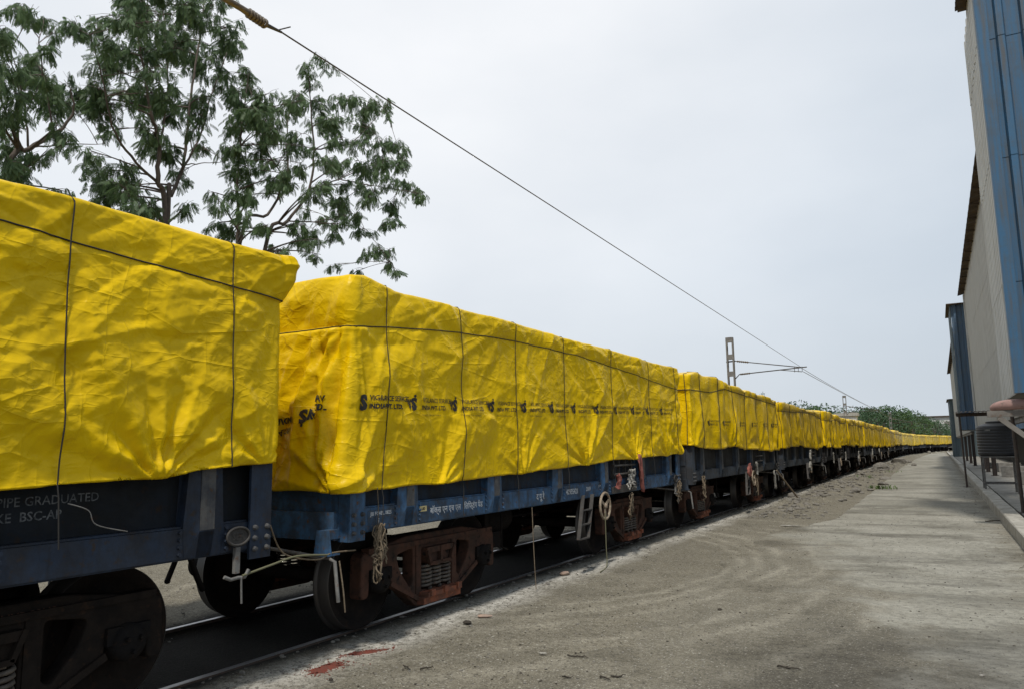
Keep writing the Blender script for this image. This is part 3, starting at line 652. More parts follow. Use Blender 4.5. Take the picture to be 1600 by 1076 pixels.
# ---- print: the emblem and the two lines of the firm's name, repeated along the sheet
def emblem(maxedge):
    V = []; Fc = []
    def poly(pts):
        o = len(V); V.extend(pts); Fc.append(tuple(range(o, o+len(pts))))
    # striped V of slanting bars, then a bold S with a ball above it
    for k in range(3):
        x = (-.118+k*.028); poly([(x, .058), (x+.017, .058), (x+.017+.034-k*.006, -.012-.014*k), (x+.034-k*.006, -.012-.014*k)])
    poly([(-.030, .058), (-.006, .058), (-.036, -.078), (-.060, -.052)])
    vs, fs = refine([(a, b) for a, b in V], Fc, maxedge)
    P, f2 = text2d('S', .205, .012, 'CENTER', 1, maxedge)
    P = P+np.array([.040, -.012]); c = [(.055+.018*math.cos(2*math.pi*k/12), .098+.018*math.sin(2*math.pi*k/12)) for k in range(12)]
    V = np.concatenate([vs, P, np.array(c)])*.80; F = list(fs)+[tuple(q+len(vs) for q in t) for t in f2]+[tuple(len(vs)+len(P)+k for k in range(12))]
    return V, F
def stamp(T, items, m='ink', name='print', off=.0095):
    """items: (kind, s, z, angle, slope, scale)"""
    VV = []; FF = []; base = 0
    for P, F, s0, z0, ang, slope in items:
        ca, sa = math.cos(ang), math.sin(ang); q = np.stack([P[:, 0]*ca-P[:, 1]*sa, P[:, 0]*sa+P[:, 1]*ca], 1)
        W = T.at(s0+q[:, 0], z0+q[:, 1]+slope*q[:, 0], off); VV.append(W); FF += [tuple(a+base for a in t) for t in F]; base += len(W)
    return MB().add(np.concatenate(VV), FF).build(name, m, T.o)
def print_row(T, s_list, zf, maxedge=.03, small=True, slope=.022):
    E_ = emblem(maxedge); A1 = text2d('VIGILANCE SERVICES', .066, .0003, 'LEFT', .97, maxedge); A2 = text2d('INDIA PVT. LTD.', .062, .0018, 'LEFT', 1.05, maxedge)
    A3 = text2d('The Safety Transporting Company', .027, 0, 'LEFT', 1.0, maxedge)
    it = []; thin = []
    for q in s_list:
        z = zf(q); it.append((*E_, q, z, 0, slope)); 
        if small:
            it.append((*A1, q+.155, z+.042, 0, slope)); it.append((*A2, q+.155, z-.034, 0, slope)); thin.append((*A3, q+.155, z-.105, 0, slope))
            bar = np.array([(.128, -.12), (.131, -.12), (.131, .09), (.128, .09)]); thin.append((bar, [(0, 1, 2, 3)], q, z, 0, slope))
    stamp(T, it)
    if thin: stamp(T, thin, 'inkthin', 'faint_print')

interp = lambda xs, zs: (lambda y: np.interp(y, xs, zs))
YO = W0                                                     # world Y of wagon 1's near end
tarps = []
w0off = W0-PITCHW
T0 = make_tarp(0, .014, interp([0, 7.7, 8.2, 9.0, 10.1], [1.56, 1.585, 1.60, 1.645, 1.735]), interp([0, 7.9, 10.1], [3.2, 3.13, 3.02]), interp([0, 10.1], [3.37, 3.39]), 11, 0.0, 'tarp',
    [-3.0, -2.0, -.9, .35, 1.6, 2.9, 4.2, 5.5, 6.85, 8.27, 9.53, 10.4, 11.5, 12.8], [-.02, 2.2, 4.0, 5.7, 7.2, 8.96, 9.92], 330,
    'closest yellow tarpaulin, plain and unprinted, roped over the dark blue wagon', 7.2)
T1 = make_tarp(1, .019, interp([0, .3, 1.5, 3.2, 4.5, 6.3, 10.1], [1.43, 1.435, 1.445, 1.49, 1.525, 1.585, 1.655]), interp([0, .5, 1.8, 3.0, 5.0, 6.5, 9.3, 10.1], [2.93, 2.99, 3.10, 3.15, 3.16, 3.11, 2.98, 2.95]), interp([0, .12, .6, 1.8, 5, 10.1], [3.42, 3.44, 3.365, 3.37, 3.39, 3.41]), 23, 0.0, 'tarp',
    [-3.0, -2.2, -1.2, -.35, .42, 1.78, 3.05, 4.5, 6.3, 8.2, 9.75, 11, 12.5], [-.1, 1.35, 3.2, 5.2, 7.3, 9.1, 9.95], 750,
    'yellow tarpaulin printed with a row of black emblems along its whole side')
T2 = make_tarp(2, .045, interp([0, .4, 4, 8, 10.1], [1.80, 1.78, 1.78, 1.62, 1.68]), interp([0, 1.5, 1.6, 3, 10.1], [3.02, 3.05, 3.05, 3.22, 3.12]), interp([0, .5, 10.1], [3.34, 3.42, 3.29]), 35, 1.35, 'tarp_c',
    [-3, -1.5, -.1, .7, 2.2, 3.8, 5.3, 6.8, 8.4, 9.8, 11.5, 12.8], [.1, 3.4, 5.1, 7.0, 8.6, 9.9], 220,
    'yellow tarpaulin with a few black emblems near its front corner, third from the camera')
print_row(T1, [q for q in np.arange(.82, 9.6, .80)], lambda q: 2.235+.0265*q)
print_row(T2, [1.3, 2.6, 4.6, 6.0, 7.5, 9.0], lambda q: 2.32+.012*q, .05, True, .01)
me_ = .03
A1 = text2d('VIGILANCE SERVICES', .080, .0012, 'LEFT', .93, me_); A2 = text2d('INDIA PVT. LTD.', .076, .0030, 'LEFT', 1.0, me_); E_ = emblem(me_)
stamp(T1, [(*E_, -.44, 2.12, math.pi+.25, 0), (*A1, -.60, 2.00, math.pi+.12, 0), (*A2, -.62, 2.10, math.pi+.12, 0), (*E_, -1.34, 1.88, math.pi+.12, 0),
           (*A1, -1.02, 2.78, math.pi/2, 0), (*A2, -.93, 2.80, math.pi/2, 0), (*E_, -.98, 3.22, math.pi/2, 0)], 'ink', 'print')
A1b = text2d('SERV', .08, .0012, 'LEFT', 1, me_); A2b = text2d('LTD.', .076, .003, 'LEFT', 1, me_)
B1 = text2d('VIGILANCE SERVICES', .069, .0010, 'LEFT', .92, me_); B2 = text2d('INDIA PVT. LTD.', .063, .0030, 'LEFT', 1.0, me_); B3 = text2d('S', .18, .012, 'CENTER', 1, me_)
stamp(T1, [(*A1b, -.40, 2.27, 0, 0), (*A2b, -.38, 2.19, 0, 0), (*B1, .175, 2.235+.047, 0, .022), (*B2, .175, 2.235-.03, 0, .022), (*B3, .075, 2.228, 0, 0)], 'ink', 'print')
def far_label(i):
    return f'dusty yellow tarpaulin with loose hanging folds, {ORD[i]} in the train counted from the camera'
for i in range(3, NW):
    r = random.Random(100+i); res = .06 if i < 5 else (.10 if i < 9 else .17)
    h0 = 1.68+r.uniform(-.08, .08); hx = [0, 2, 4, 6, 8, 10.1]; hz = [h0-.06+r.uniform(-.07, .09) for _ in hx]
    rx = [0, 2.5, 5, 7.5, 10.1]; rzv = [3.02+r.uniform(-.08, .10) for _ in rx]; tq = r.uniform(-.10, .10); tzv = [3.36+tq+r.uniform(-.07, .09) for _ in rx]
    make_tarp(i, res, interp(hx, hz), interp(rx, rzv), interp(rx, tzv), 50+7*i, r.uniform(1.0, 1.9), ('tarp', 'tarp_b', 'tarp_c', 'tarp_b')[i % 4],
              [-3, -1.5, -.1]+[r.uniform(-.25, .25)+1.6*k for k in range(1, 6)]+[9.85, 11.5, 12.8], [r.uniform(-.2, .2)+STAN[k] for k in range(6)], 120 if i < 6 else 30, far_label(i))
# ================================================================== GROUND, ROAD, KERB
def spaced(stops):
    out = []
    for (a, b, st) in stops:
        k = max(1, int(round((b-a)/st))); out += list(np.linspace(a, b, k, endpoint=False))
    return np.array(out+[stops[-1][1]])
def ground_z(X, Y):
    tr = -6.25+np.where(Y > 115, (Y-115)**2/1200, 0); d = X-tr                        # distance from the track centre
    z = 0.012*vnoise2(X*.8+5, Y*.5+9, 301)*smooth(-6, 0, X+3)+.010*vnoise2(X*2.3+5, Y*2.1+9, 302)+.006*vnoise2(X*6+3, Y*6+3, 303)
    side = smooth(.80, .90, np.abs(d)); z = z*(.25+.75*smooth(.95, 1.6, np.abs(d)))
    z = z-.045*(1-side)-.010
    z = np.where(np.abs(d) < .8, z-.02, z)
    # churned strip of rubble between the train and the road, further down the yard
    strip = smooth(1.5, 2.0, d)*(1-smooth(2.9, 3.6, d))*smooth(19, 26, Y)
    z = z+strip*(.05+.20*np.maximum(0, vnoise2(X*1.5+2, Y*.9+4, 304))+.08*np.abs(vnoise2(X*4, Y*3.2, 305)))
    left = smooth(-9, -14, X); z = z+left*(.15+.15*vnoise2(X*.3+40, Y*.2+40, 306))
    return z
xs = spaced([(-900, -120, 60), (-120, -24, 8), (-24, -7.6, .6), (-7.6, -2.0, .11), (-2.0, 1.6, .25), (1.6, 14, 1.5), (14, 80, 10), (80, 900, 60)])
ys = spaced([(-60, 1, 3), (1, 9, .11), (9, 30, .22), (30, 80, .6), (80, 260, 3), (260, 2000, 80)])
Xg, Yg = np.meshgrid(xs, ys, indexing='ij'); Zg = ground_z(Xg, Yg)
def grid_faces(a, b):
    i = np.arange(a*b).reshape(a, b); return np.stack([i[:-1, :-1], i[1:, :-1], i[1:, 1:], i[:-1, 1:]], -1).reshape(-1, 4)
def dirt_colour(t):
    n1 = t.noise(.35, 6, .62); n2 = t.noise(1.6, 8, .68); n3 = t.noise(14, 8, .7); n4 = t.noise(55, 5, .7); n5 = t.noise(130, 3, .7)
    sx = t.n('ShaderNodeSeparateXYZ'); t.l(t.co, sx.inputs[0])
    c = t.mix(t.ramp(n1, [(.35, 0.0), (.65, 1.0)]), (.152, .136, .100), (.215, .194, .148))
    c = t.mix(t.ramp(n2, [(.42, 0.0), (.66, .85)]), c, (.108, .096, .070))
    # sweeping tracks left by turning wheels: paler, compacted bands
    ex = t.math('DIVIDE', t.math('ADD', sx.outputs[0], 5.2), 2.9); ey = t.math('DIVIDE', t.math('SUBTRACT', sx.outputs[1], 11.5), 5.0)
    rr = t.math('ADD', t.math('SQRT', t.math('ADD', t.math('MULTIPLY', ex, ex), t.math('MULTIPLY', ey, ey))), t.math('MULTIPLY', t.math('SUBTRACT', t.noise(.38, 3), .5), .30))
    band = None
    for r0, wd in ((.80, .022), (.90, .030), (1.02, .030), (1.22, .026), (1.36, .030), (1.62, .03)):
        b = t.math('SUBTRACT', 1.0, t.math('DIVIDE', t.math('ABSOLUTE', t.math('SUBTRACT', rr, r0)), wd*1.5), True); band = b if band is None else t.math('MAXIMUM', band, b)
    band = t.math('MULTIPLY', band, t.ramp(t.noise(.7, 5, .65), [(.36, 0.0), (.60, .9)]))
    c = t.mix(band, c, (.31, .285, .225))
    # pale ballast dust spilt along the rail
    dx = t.math('ADD', t.math('ADD', sx.outputs[0], 4.78), t.math('MULTIPLY', t.math('SUBTRACT', t.noise(.9, 6, .72), .5), .9))
    near = t.math('SUBTRACT', 1.0, t.math('MULTIPLY', t.math('ABSOLUTE', dx), 2.4), True)
    near = t.math('MULTIPLY', near, t.ramp(t.noise(.33, 2), [(.30, .25), (.50, 1.0)]))
    c = t.mix(t.math('MULTIPLY', near, t.ramp(n3, [(.25, .45), (.6, 1.0)])), c, (.56, .535, .48))
    # shade under the wagons, painted into the dirt as a near-black strip
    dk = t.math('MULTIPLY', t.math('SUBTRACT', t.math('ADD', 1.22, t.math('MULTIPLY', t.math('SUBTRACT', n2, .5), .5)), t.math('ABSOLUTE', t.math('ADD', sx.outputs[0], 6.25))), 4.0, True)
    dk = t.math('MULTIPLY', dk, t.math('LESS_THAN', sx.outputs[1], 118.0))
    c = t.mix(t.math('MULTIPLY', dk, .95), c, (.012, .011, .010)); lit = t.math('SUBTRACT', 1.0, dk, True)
    c = t.mix(t.math('MULTIPLY', t.ramp(n3, [(.38, .75), (.52, 0.0)]), lit), c, (.085, .075, .056)); c = t.mix(t.math('MULTIPLY', t.ramp(n4, [(.52, 0.0), (.64, .6)]), lit), c, (.33, .305, .25))
    c = t.mix(t.ramp(n4, [(.34, .85), (.45, 0.0)]), c, (.048, .042, .032)); c = t.mix(t.math('MULTIPLY', t.ramp(n5, [(.57, 0.0), (.68, .6)]), lit), c, (.38, .355, .30))
    # pebbles pressed into the surface: sharp little flecks, some dark, some pale
    for sc_, rad, dens in ((13, .16, .10), (25, .22, .22), (46, .26, .30)):
        pv = t.n('ShaderNodeTexVoronoi'); pv.inputs['Scale'].default_value = sc_; t.l(t.co, pv.inputs['Vector']); ps = t.n('ShaderNodeSeparateColor'); t.l(pv.outputs['Color'], ps.inputs[0])
        inside = t.math('LESS_THAN', pv.outputs['Distance'], rad); dkp = t.math('MULTIPLY', inside, t.math('LESS_THAN', ps.outputs[0], dens)); ltp = t.math('MULTIPLY', t.math('MULTIPLY', inside, t.math('GREATER_THAN', ps.outputs[0], 1-dens*.7)), lit)
        c = t.mix(t.math('MULTIPLY', dkp, .85), c, (.045, .040, .032)); c = t.mix(t.math('MULTIPLY', ltp, .8), c, (.42, .40, .35))
    nb = t.bump(n2, .6, .05); nb = t.bump(n3, .8, .022, nb); nb = t.bump(t.voro(38), .5, .012, nb); nb = t.bump(n4, .8, .008, nb)
    return c, nb, sx
def dirt_mat():
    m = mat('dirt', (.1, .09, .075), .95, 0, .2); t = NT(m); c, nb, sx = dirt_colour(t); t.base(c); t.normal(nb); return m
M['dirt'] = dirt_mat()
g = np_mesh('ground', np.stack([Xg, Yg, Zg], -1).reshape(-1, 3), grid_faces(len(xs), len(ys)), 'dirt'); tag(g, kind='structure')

def concrete_mat():
    m = mat('worn_concrete', (.2, .195, .175), .9, 0, .25); t = NT(m)
    n1 = t.noise(.22, 6, .62, .4); n2 = t.noise(1.3, 8, .7, .3); n3 = t.noise(11, 8, .7); n4 = t.noise(60, 4, .7)
    st = t.noise(.7, 6, .62, .5, t.mapping((.30, 1.3, 1)))
    c = t.mix(t.ramp(n1, [(.35, 0.0), (.62, 1.0)]), (.250, .239, .196), (.350, .335, .284))
    c = t.mix(t.ramp(st, [(.53, 0.0), (.61, .75)]), c, (.160, .152, .126))            # damp, oil-dark bands across the slab
    c = t.mix(t.ramp(n2, [(.46, 0.0), (.72, .75)]), c, (.195, .182, .145))
    c = t.mix(t.ramp(n3, [(.36, .5), (.56, 0.0)]), c, (.09, .083, .07)); c = t.mix(t.ramp(n4, [(.28, .8), (.42, 0.0)]), c, (.06, .055, .047)); c = t.mix(t.ramp(n4, [(.60, 0.0), (.78, .4)]), c, (.44, .42, .37))
    for sc_, rad, dens in ((13, .15, .10), (24, .20, .16), (42, .24, .18)):
        pv = t.n('ShaderNodeTexVoronoi'); pv.inputs['Scale'].default_value = sc_; t.l(t.co, pv.inputs['Vector']); ps = t.n('ShaderNodeSeparateColor'); t.l(pv.outputs['Color'], ps.inputs[0])
        c = t.mix(t.math('MULTIPLY', t.math('MULTIPLY', t.math('LESS_THAN', pv.outputs['Distance'], rad), t.math('LESS_THAN', ps.outputs[0], dens)), .85), c, (.05, .045, .037))
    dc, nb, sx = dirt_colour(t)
    # dirt lies over the slab's edges, along the kerb and over the whole near end; the cast edge only shows further on
    yy = t.n('ShaderNodeMapRange'); yy.inputs['From Min'].default_value = 5.0; yy.inputs['From Max'].default_value = 18.5; yy.inputs['To Min'].default_value = .75; yy.inputs['To Max'].default_value = -2.75; t.l(sx.outputs[1], yy.inputs['Value'])
    wob = t.math('ADD', t.math('MULTIPLY', t.math('SUBTRACT', n2, .5), 2.2), t.math('MULTIPLY', t.math('SUBTRACT', t.noise(.45, 5, .6), .5), 3.4))
    e1 = t.math('MULTIPLY', t.math('ADD', t.math('SUBTRACT', yy.outputs[0], sx.outputs[0]), wob), 1.5, True)
    e2 = t.math('MULTIPLY', t.math('ADD', t.math('SUBTRACT', sx.outputs[0], .62), t.math('MULTIPLY', t.math('SUBTRACT', n2, .5), 2.0)), 2.0, True)
    c = t.mix(t.math('MULTIPLY', e1, .93), c, dc); c = t.mix(t.math('MULTIPLY', e2, .8), c, dc)
    c = t.mix(t.ramp(t.noise(.55, 6, .66, .3), [(.53, 0.0), (.62, .75)]), c, (.58, .57, .55), 'MULTIPLY')
    # damp, oil-stained apron nearest the camera
    ap = t.math('MULTIPLY', t.math('ADD', t.math('SUBTRACT', 9.0, sx.outputs[1]), t.math('MULTIPLY', t.math('SUBTRACT', t.noise(.6, 6, .66), .5), 6.0)), .55, True); ap = t.math('MULTIPLY', ap, t.math('MULTIPLY', t.math('ADD', t.math('ADD', sx.outputs[0], 2.1), t.math('MULTIPLY', t.math('SUBTRACT', n2, .5), 2.0)), .9, True))
    c = t.mix(t.math('MULTIPLY', ap, .9), c, (.52, .52, .53), 'MULTIPLY')
    t.base(c); t.normal(nb); return m
M['concrete'] = concrete_mat()
M['kerbmat'] = grime_mat('kerb_concrete', (.36, .34, .295), (.24, .225, .19), (.16, .145, .12), 3, .9, 0, .7, False)
M['slab'] = grime_mat('platform_concrete', (.25, .235, .205), (.17, .16, .135), (.11, .10, .085), 1.5, .9, 0, .6, False)
# road: a straight cast slab whose left edge fans out in front
yr = spaced([(-25, 2, 3), (2, 30, .22), (30, 80, 1), (80, 175, 3)])
def road_left(Y):
    e = np.interp(Y, [-25, 4, 6, 9, 13, 17, 20, 30, 66, 110, 150, 175], [-2.9, -2.9, -2.9, -3.0, -3.1, -3.2, -2.42, -2.42, -2.75, -2.6, -1.8, -.6]); j = .22*(1-smooth(18, 21, Y))+.02
    return e+j*vnoise1(Y*1.3+40, 401)+.35*j*vnoise1(Y*5+40, 402)
L = road_left(yr); RX = np.full_like(L, 1.10); nx_ = 22
U = np.linspace(0, 1, nx_)[:, None]; RXg = L*(1-U)+RX*U; RYg = np.repeat(yr[None], nx_, 0)
RZ = np.maximum(ground_z(RXg, RYg)+.004, .006+.004*vnoise2(RXg*1.2+3, RYg*.8+3, 403)); RZ[0] = ground_z(RXg[0], RYg[0])-.01; RZ[1] = np.maximum(RZ[1], ground_z(RXg[1], RYg[1])+.006)
rd = np_mesh('road', np.stack([RXg, RYg, RZ], -1).reshape(-1, 3), grid_faces(nx_, len(yr)), 'concrete'); tag(rd, kind='structure')
kb = MB(); y = 3.0; r = random.Random(5)
prof = lambda j: [(1.08+j, -.05), (1.09+j, .225), (1.11+j, .25), (1.385+j, .25), (1.40+j, .235), (1.40+j, -.05)]
ky = list(np.arange(2, 64, 1.2)); V = []
for q in ky: j = r.uniform(-.008, .008); V += [(x, q, z+(r.uniform(-.006, .006) if z > 0 else 0)) for x, z in prof(j)]
kb.add(V, [(a*6+k, a*6+(k+1) % 6, (a+1)*6+(k+1) % 6, (a+1)*6+k) for a in range(len(ky)-1) for k in range(6)]+[tuple(range(6))[::-1], tuple((len(ky)-1)*6+k for k in range(6))])
k_ = kb.build('kerb', 'kerbmat'); tag(k_, kind='structure')
k2 = MB().box(1.15, 1.42, 66, 175, -.05, .22).build('kerb_far', 'kerbmat'); tag(k2, kind='structure')
sl = MB().box(1.56, 14, 4, 175, -.1, .115).build('platform_slab', 'slab'); tag(sl, kind='structure')
gut = MB().box(1.41, 1.55, 4, 175, -.1, .02).build('gutter', 'dirt'); tag(gut, kind='structure')

# ================================================================== SHED ON THE RIGHT
def clad_mat(name, c1, c2, c3, seam=0):
    m = mat(name, c1, .55, 0, .35); t = NT(m); st = t.noise(2.2, 6, .65, src=t.mapping((5, 5, .35))); n = t.noise(2.5, 7, .65); n2 = t.noise(17, 5, .6)
    c = t.mix(t.ramp(st, [(.42, 0.0), (.68, .85)]), c1, c2); c = t.mix(t.ramp(n, [(.52, 0.0), (.72, .7)]), c, c3); c = t.mix(t.ramp(n2, [(.6, 0.0), (.75, .4)]), c, c2)
    t.base(c); t.normal(t.bump(n, .25, .02)); return m
M['clad_blue'] = clad_mat('blue_cladding', (.034, .105, .195), (.080, .078, .074), (.055, .080, .105))
M['clad_bluegrey'] = clad_mat('weathered_blue_cladding', (.075, .125, .19), (.07, .09, .115), (.11, .13, .145))
M['clad_teal'] = clad_mat('faded_cladding', (.10, .13, .14), (.07, .09, .10), (.05, .08, .10))
M['clad_beige'] = clad_mat('beige_cladding', (.38, .365, .325), (.29, .275, .24), (.33, .315, .28))
M['clad_white'] = clad_mat('white_trim', (.55, .545, .52), (.40, .385, .35), (.46, .44, .40))
M['roofrust'] = grime_mat('rusty_roof_sheet', (.060, .048, .040), (.09, .065, .05), (.035, .03, .027), 2, .85, 0, .4, True)
M['pink'] = grime_mat('primer_pipe', (.33, .20, .175), (.24, .15, .13), (.17, .12, .10), 3, .65, 0, .3, False)
M['beam'] = grime_mat('grey_beam', (.19, .175, .155), (.13, .115, .10), (.12, .08, .06), 3, .8, 0, .3, False)
M['postm'] = grime_mat('rusty_post', (.085, .065, .055), (.06, .05, .045), (.13, .08, .05), 9, .8, 0, .4, False)
M['plastic'] = mat('black_plastic', (.036, .036, .038), .5, 0, .4)
M['inside'] = grime_mat('shaded_wall', (.05, .045, .04), (.035, .033, .03), (.075, .068, .06), 1.4, .95, 0, .3, True)  # darkness under the sheds painted into the wall colour
M['block'] = grime_mat('cement_block', (.22, .21, .19), (.15, .14, .125), (.11, .10, .09), 5, .95, 0, .6, False)
def corr(p0, p1, z0, z1, normal, pitch=.30, depth=.045, laps=()):
    """profiled sheet from p0 to p1 (x, y), standing z0..z1; laps = heights where an upper sheet overlaps the lower"""
    mb = MB(); a, b = Vector((*p0, 0)), Vector((*p1, 0)); d = b-a; Ln = d.length; d.normalize(); nn = Vector((*normal, 0)); pts = [(0, 0)]; q = 0
    while q < Ln:
        for w, h in ((.28, 0), (.36, 1), (.62, 1), (.70, 0), (1.0, 0)):
            u = q+w*pitch
            if u < Ln: pts.append((u, h*depth))
        q += pitch
    pts.append((Ln, 0)); lv = [z0]+list(laps)+[z1]
    for k in range(len(lv)-1):
        o = nn*(.010*k); lo = lv[k]-(.10 if k else 0); vs = []
        for u, h in pts: p = a+d*u+nn*h+o; vs += [(p.x, p.y, lo), (p.x, p.y, lv[k+1])]
        n = len(pts); mb.add(vs, [(2*i, 2*i+2, 2*i+3, 2*i+1) for i in range(n-1)])
        vs = []
        for u, h in pts:
            p = a+d*u+nn*(h-.006)+o; vs += [(p.x, p.y, lo), (p.x, p.y, lv[k+1])]
        mb.add(vs, [(2*i, 2*i+1, 2*i+3, 2*i+2) for i in range(n-1)])
    return mb
def tower(name, X0, X1, Y0, Y1, z0, z1, label, front, side_m, trim=True, laps=(5.2, 7.9, 10.6)):
    t = empty(name, (X0, Y0, 0), 0, label, 'shed tower'); inv = Vector((X0, Y0, 0))
    def loc(o): o.location = (-X0, -Y0, 0); return o
    loc(corr((X0+(.16 if trim else 0), Y0), (X1, Y0), z0, z1, (0, -1), .46, .11, laps).build('front_cladding', front, t))
    loc(corr((X0, Y1), (X0, Y0+.05), z0, z1, (-1, 0), .42, .04, laps).build('side_cladding', side_m, t))
    if trim: loc(MB().box(X0-.035, X0+.17, Y0-.085, Y0-.03, z0, z1).box(X0-.05, X0-.036, Y0-.085, Y0+.16, z0, z1).build('corner_trim', 'clad_blue', t))
    loc(MB().box(X0+.02, X1, Y0+.03, Y1, z0+.02, z0+.06).build('floor_plate', 'beam', t))
    loc(MB().box(X0-.25, X1+.2, Y0-.45, min(Y1+.3, Y0+1.85) if trim else Y1+.3, z1, z1+.05).build('roof_edge', 'roofrust', t))
    return t
tw = tower('shed_tower', 1.50, 6.5, 18.8, 22.6, 2.78, 12.25, 'tall blue clad tower of the shed closest to the camera, standing over the pink pipe', 'clad_blue', 'clad_white')
# a torn corrugated roof edge hanging past the top
ed = MB(); n = 17
vs = []
for k in range(n+1): vs += [(-.32+.0*k, -.35+k*.12, 12.18-12.25+12.25+(.03 if k % 2 else -.03)), (.4, -.35+k*.12, 12.30+(.03 if k % 2 else -.03))]
ed.add(vs, [(2*i, 2*i+2, 2*i+3, 2*i+1) for i in range(n)]).build('roof_sheet', 'roofrust', tw)
hall = empty('industrial_shed', (2.22, 22.7, 0), 0, 'long beige clad shed wall with rusty eave between the two blue towers', 'shed')
def hl(o, q=(2.22, 22.7)): o.location = (-q[0], -q[1], 0); return o
def shed_run(root, q, X, Y0, Y1, zt):
    hl(corr((X, Y1), (X, Y0), 2.55, zt, (-1, 0), .75, .035, (5.4, 8.4)).build('wall_cladding', 'clad_beige', root), q)
    ev = MB(); n = int((Y1-Y0)/.5); vs = []
    for k in range(n+1):
        d = .02 if k % 2 else -.02; y = Y0+(Y1-Y0)*k/n; vs += [(X-.40, y, zt-.02+d), (X+2.2, y, zt+.62+d), (X+2.2, y, zt+.57+d), (X-.40, y, zt-.05+d)]
    ev.add(vs, [(4*i+a, 4*i+4+a, 4*i+4+(a+1) % 4, 4*i+(a+1) % 4) for i in range(n) for a in range(4)])
    hl(ev.build('roof', 'roofrust', root), q)
    for k in range(int((Y1-Y0)/2.2)): hl(MB().bar((X-.38, Y0+1+k*2.2, zt-.10), (X+.1, Y0+1+k*2.2, zt-.10), .05, .08).build('rafter', 'roofrust', root), q)
    hl(MB().box(X+.06, X+.22, Y0+.1, Y1, 2.40, 2.62).build('eaves_beam', 'beam', root), q)
shed_run(hall, (2.22, 22.7), 2.22, 22.7, 56.8, 11.30)
hl(MB().box(2.10, 2.18, 56.2, 56.8, 2.6, 11.2).build('cream_strip', 'clad_white', hall))
t2 = tower('shed_tower', 1.36, 5.5, 57.0, 62.5, 2.62, 10.7, 'narrow faded blue tower further down the shed, projecting past the beige wall', 'clad_bluegrey', 'clad_teal', False, (4.2, 7.4))
h2 = empty('industrial_shed', (2.0, 62.7, 0), 0, 'second stretch of beige shed beyond the narrow faded blue tower', 'shed')
shed_run(h2, (2.0, 62.7), 2.0, 62.7, 112, 10.6)
t3 = tower('shed_tower', 1.55, 5.5, 112.2, 120, .1, 7.3, 'grey tower at the far end of the sheds, where the train disappears', 'clad_teal', 'clad_teal', False, (4.2, 7.4))
# what stands under the raised sheds
bw = MB().box(5.4, 5.6, 16, 112, .1, 3.1).build('rear_wall', 'inside'); tag(bw, 'dark rear wall under the sheds with their shade in its colour', 'wall')
PILL = 'steel columns under the sheds'
for k, (x, y) in enumerate([(2.35, 27), (2.35, 46), (2.35, 52), (2.45, 57.5), (2.2, 66), (2.2, 74), (2.2, 84), (2.2, 96)]):
    c = MB().box(x-.09, x+.09, y-.012, y+.012, .1, 2.41).box(x-.1, x-.085, y-.09, y+.09, .1, 2.41).box(x+.085, x+.1, y-.09, y+.09, .1, 2.41).box(x-.16, x+.16, y-.16, y+.16, .116, .14).build('support_column', 'postm')
    tag(c, 'dark steel column carrying the beige shed, standing on the platform slab', 'column', PILL)
# pink pipe on its bracket beam
pp = empty('pipe', (1.06, 19.0, 2.56), 0, 'thick pinkish-brown pipe with a rounded end under the blue tower', 'pipe')
pts = [(4.4, 0, 0), (.42, 0, 0), (.28, .015, -.006), (.16, .06, -.02), (.07, .14, -.04), (.03, .25, -.06)]
MB().tube(pts, [.112, .112, .112, .110, .104, .09], 18).build('pipe_run', 'pink', pp)
MB().lathe([(-.03, .112), (-.03, .14), (.03, .14), (.03, .112)], (.62, 0, 0), 'x', 18, False).build('flange', 'pink', pp)
bb = empty('bracket', (1.0, 19.05, 2.3), 0, 'grey beam with a diagonal brace carrying the pink pipe', 'bracket')
MB().box(-.06, 4.2, -.07, .07, .01, .14).build('beam', 'beam', bb)
MB().bar((.14, 0, .0), (.92, 0, -.72), .10, .13, (0, 1, 0)).build('brace', 'beam', bb)
po = empty('pipe_post', (1.62, 22.0, .115), 0, 'dark round post standing behind the kerb beside the water tank', 'post')
MB().tube([(0, 0, .012), (-.03, 0, 2.45)], .042, 10).build('shaft', 'postm', po); MB().box(-.13, .13, -.13, .13, .0015, .014).build('base_plate', 'postm', po)
# small canopy on a thin post by the road
ca = empty('canopy', (.84, 36.65, 0), 0, 'low rusty sheet canopy reaching over the road edge', 'canopy')
vs = []; n = 16
for k in range(n+1): x = -.13+k*1.25/n; d = .022 if k % 2 else -.022; vs += [(x, -.55, 3.03+d), (x, .9, 3.10+d), (x, .9, 3.085+d), (x, -.55, 3.015+d)]
MB().add(vs, [(4*i+a, 4*i+4+a, 4*i+4+(a+1) % 4, 4*i+(a+1) % 4) for i in range(n) for a in range(4)]).build('roof_sheet', 'roofrust', ca)
MB().box(-.13, 1.40, -.10, -.03, 2.86, 2.985).build('rafter', 'postm', ca); MB().box(-.13, 1.40, .60, .66, 2.90, 3.03).build('rafter', 'postm', ca)
MB().tube([(.02, -.06, .01), (-.02, -.06, 2.86)], .038, 10).box(-.13, .13, -.19, .07, .008, .022).build('post', 'postm', ca)
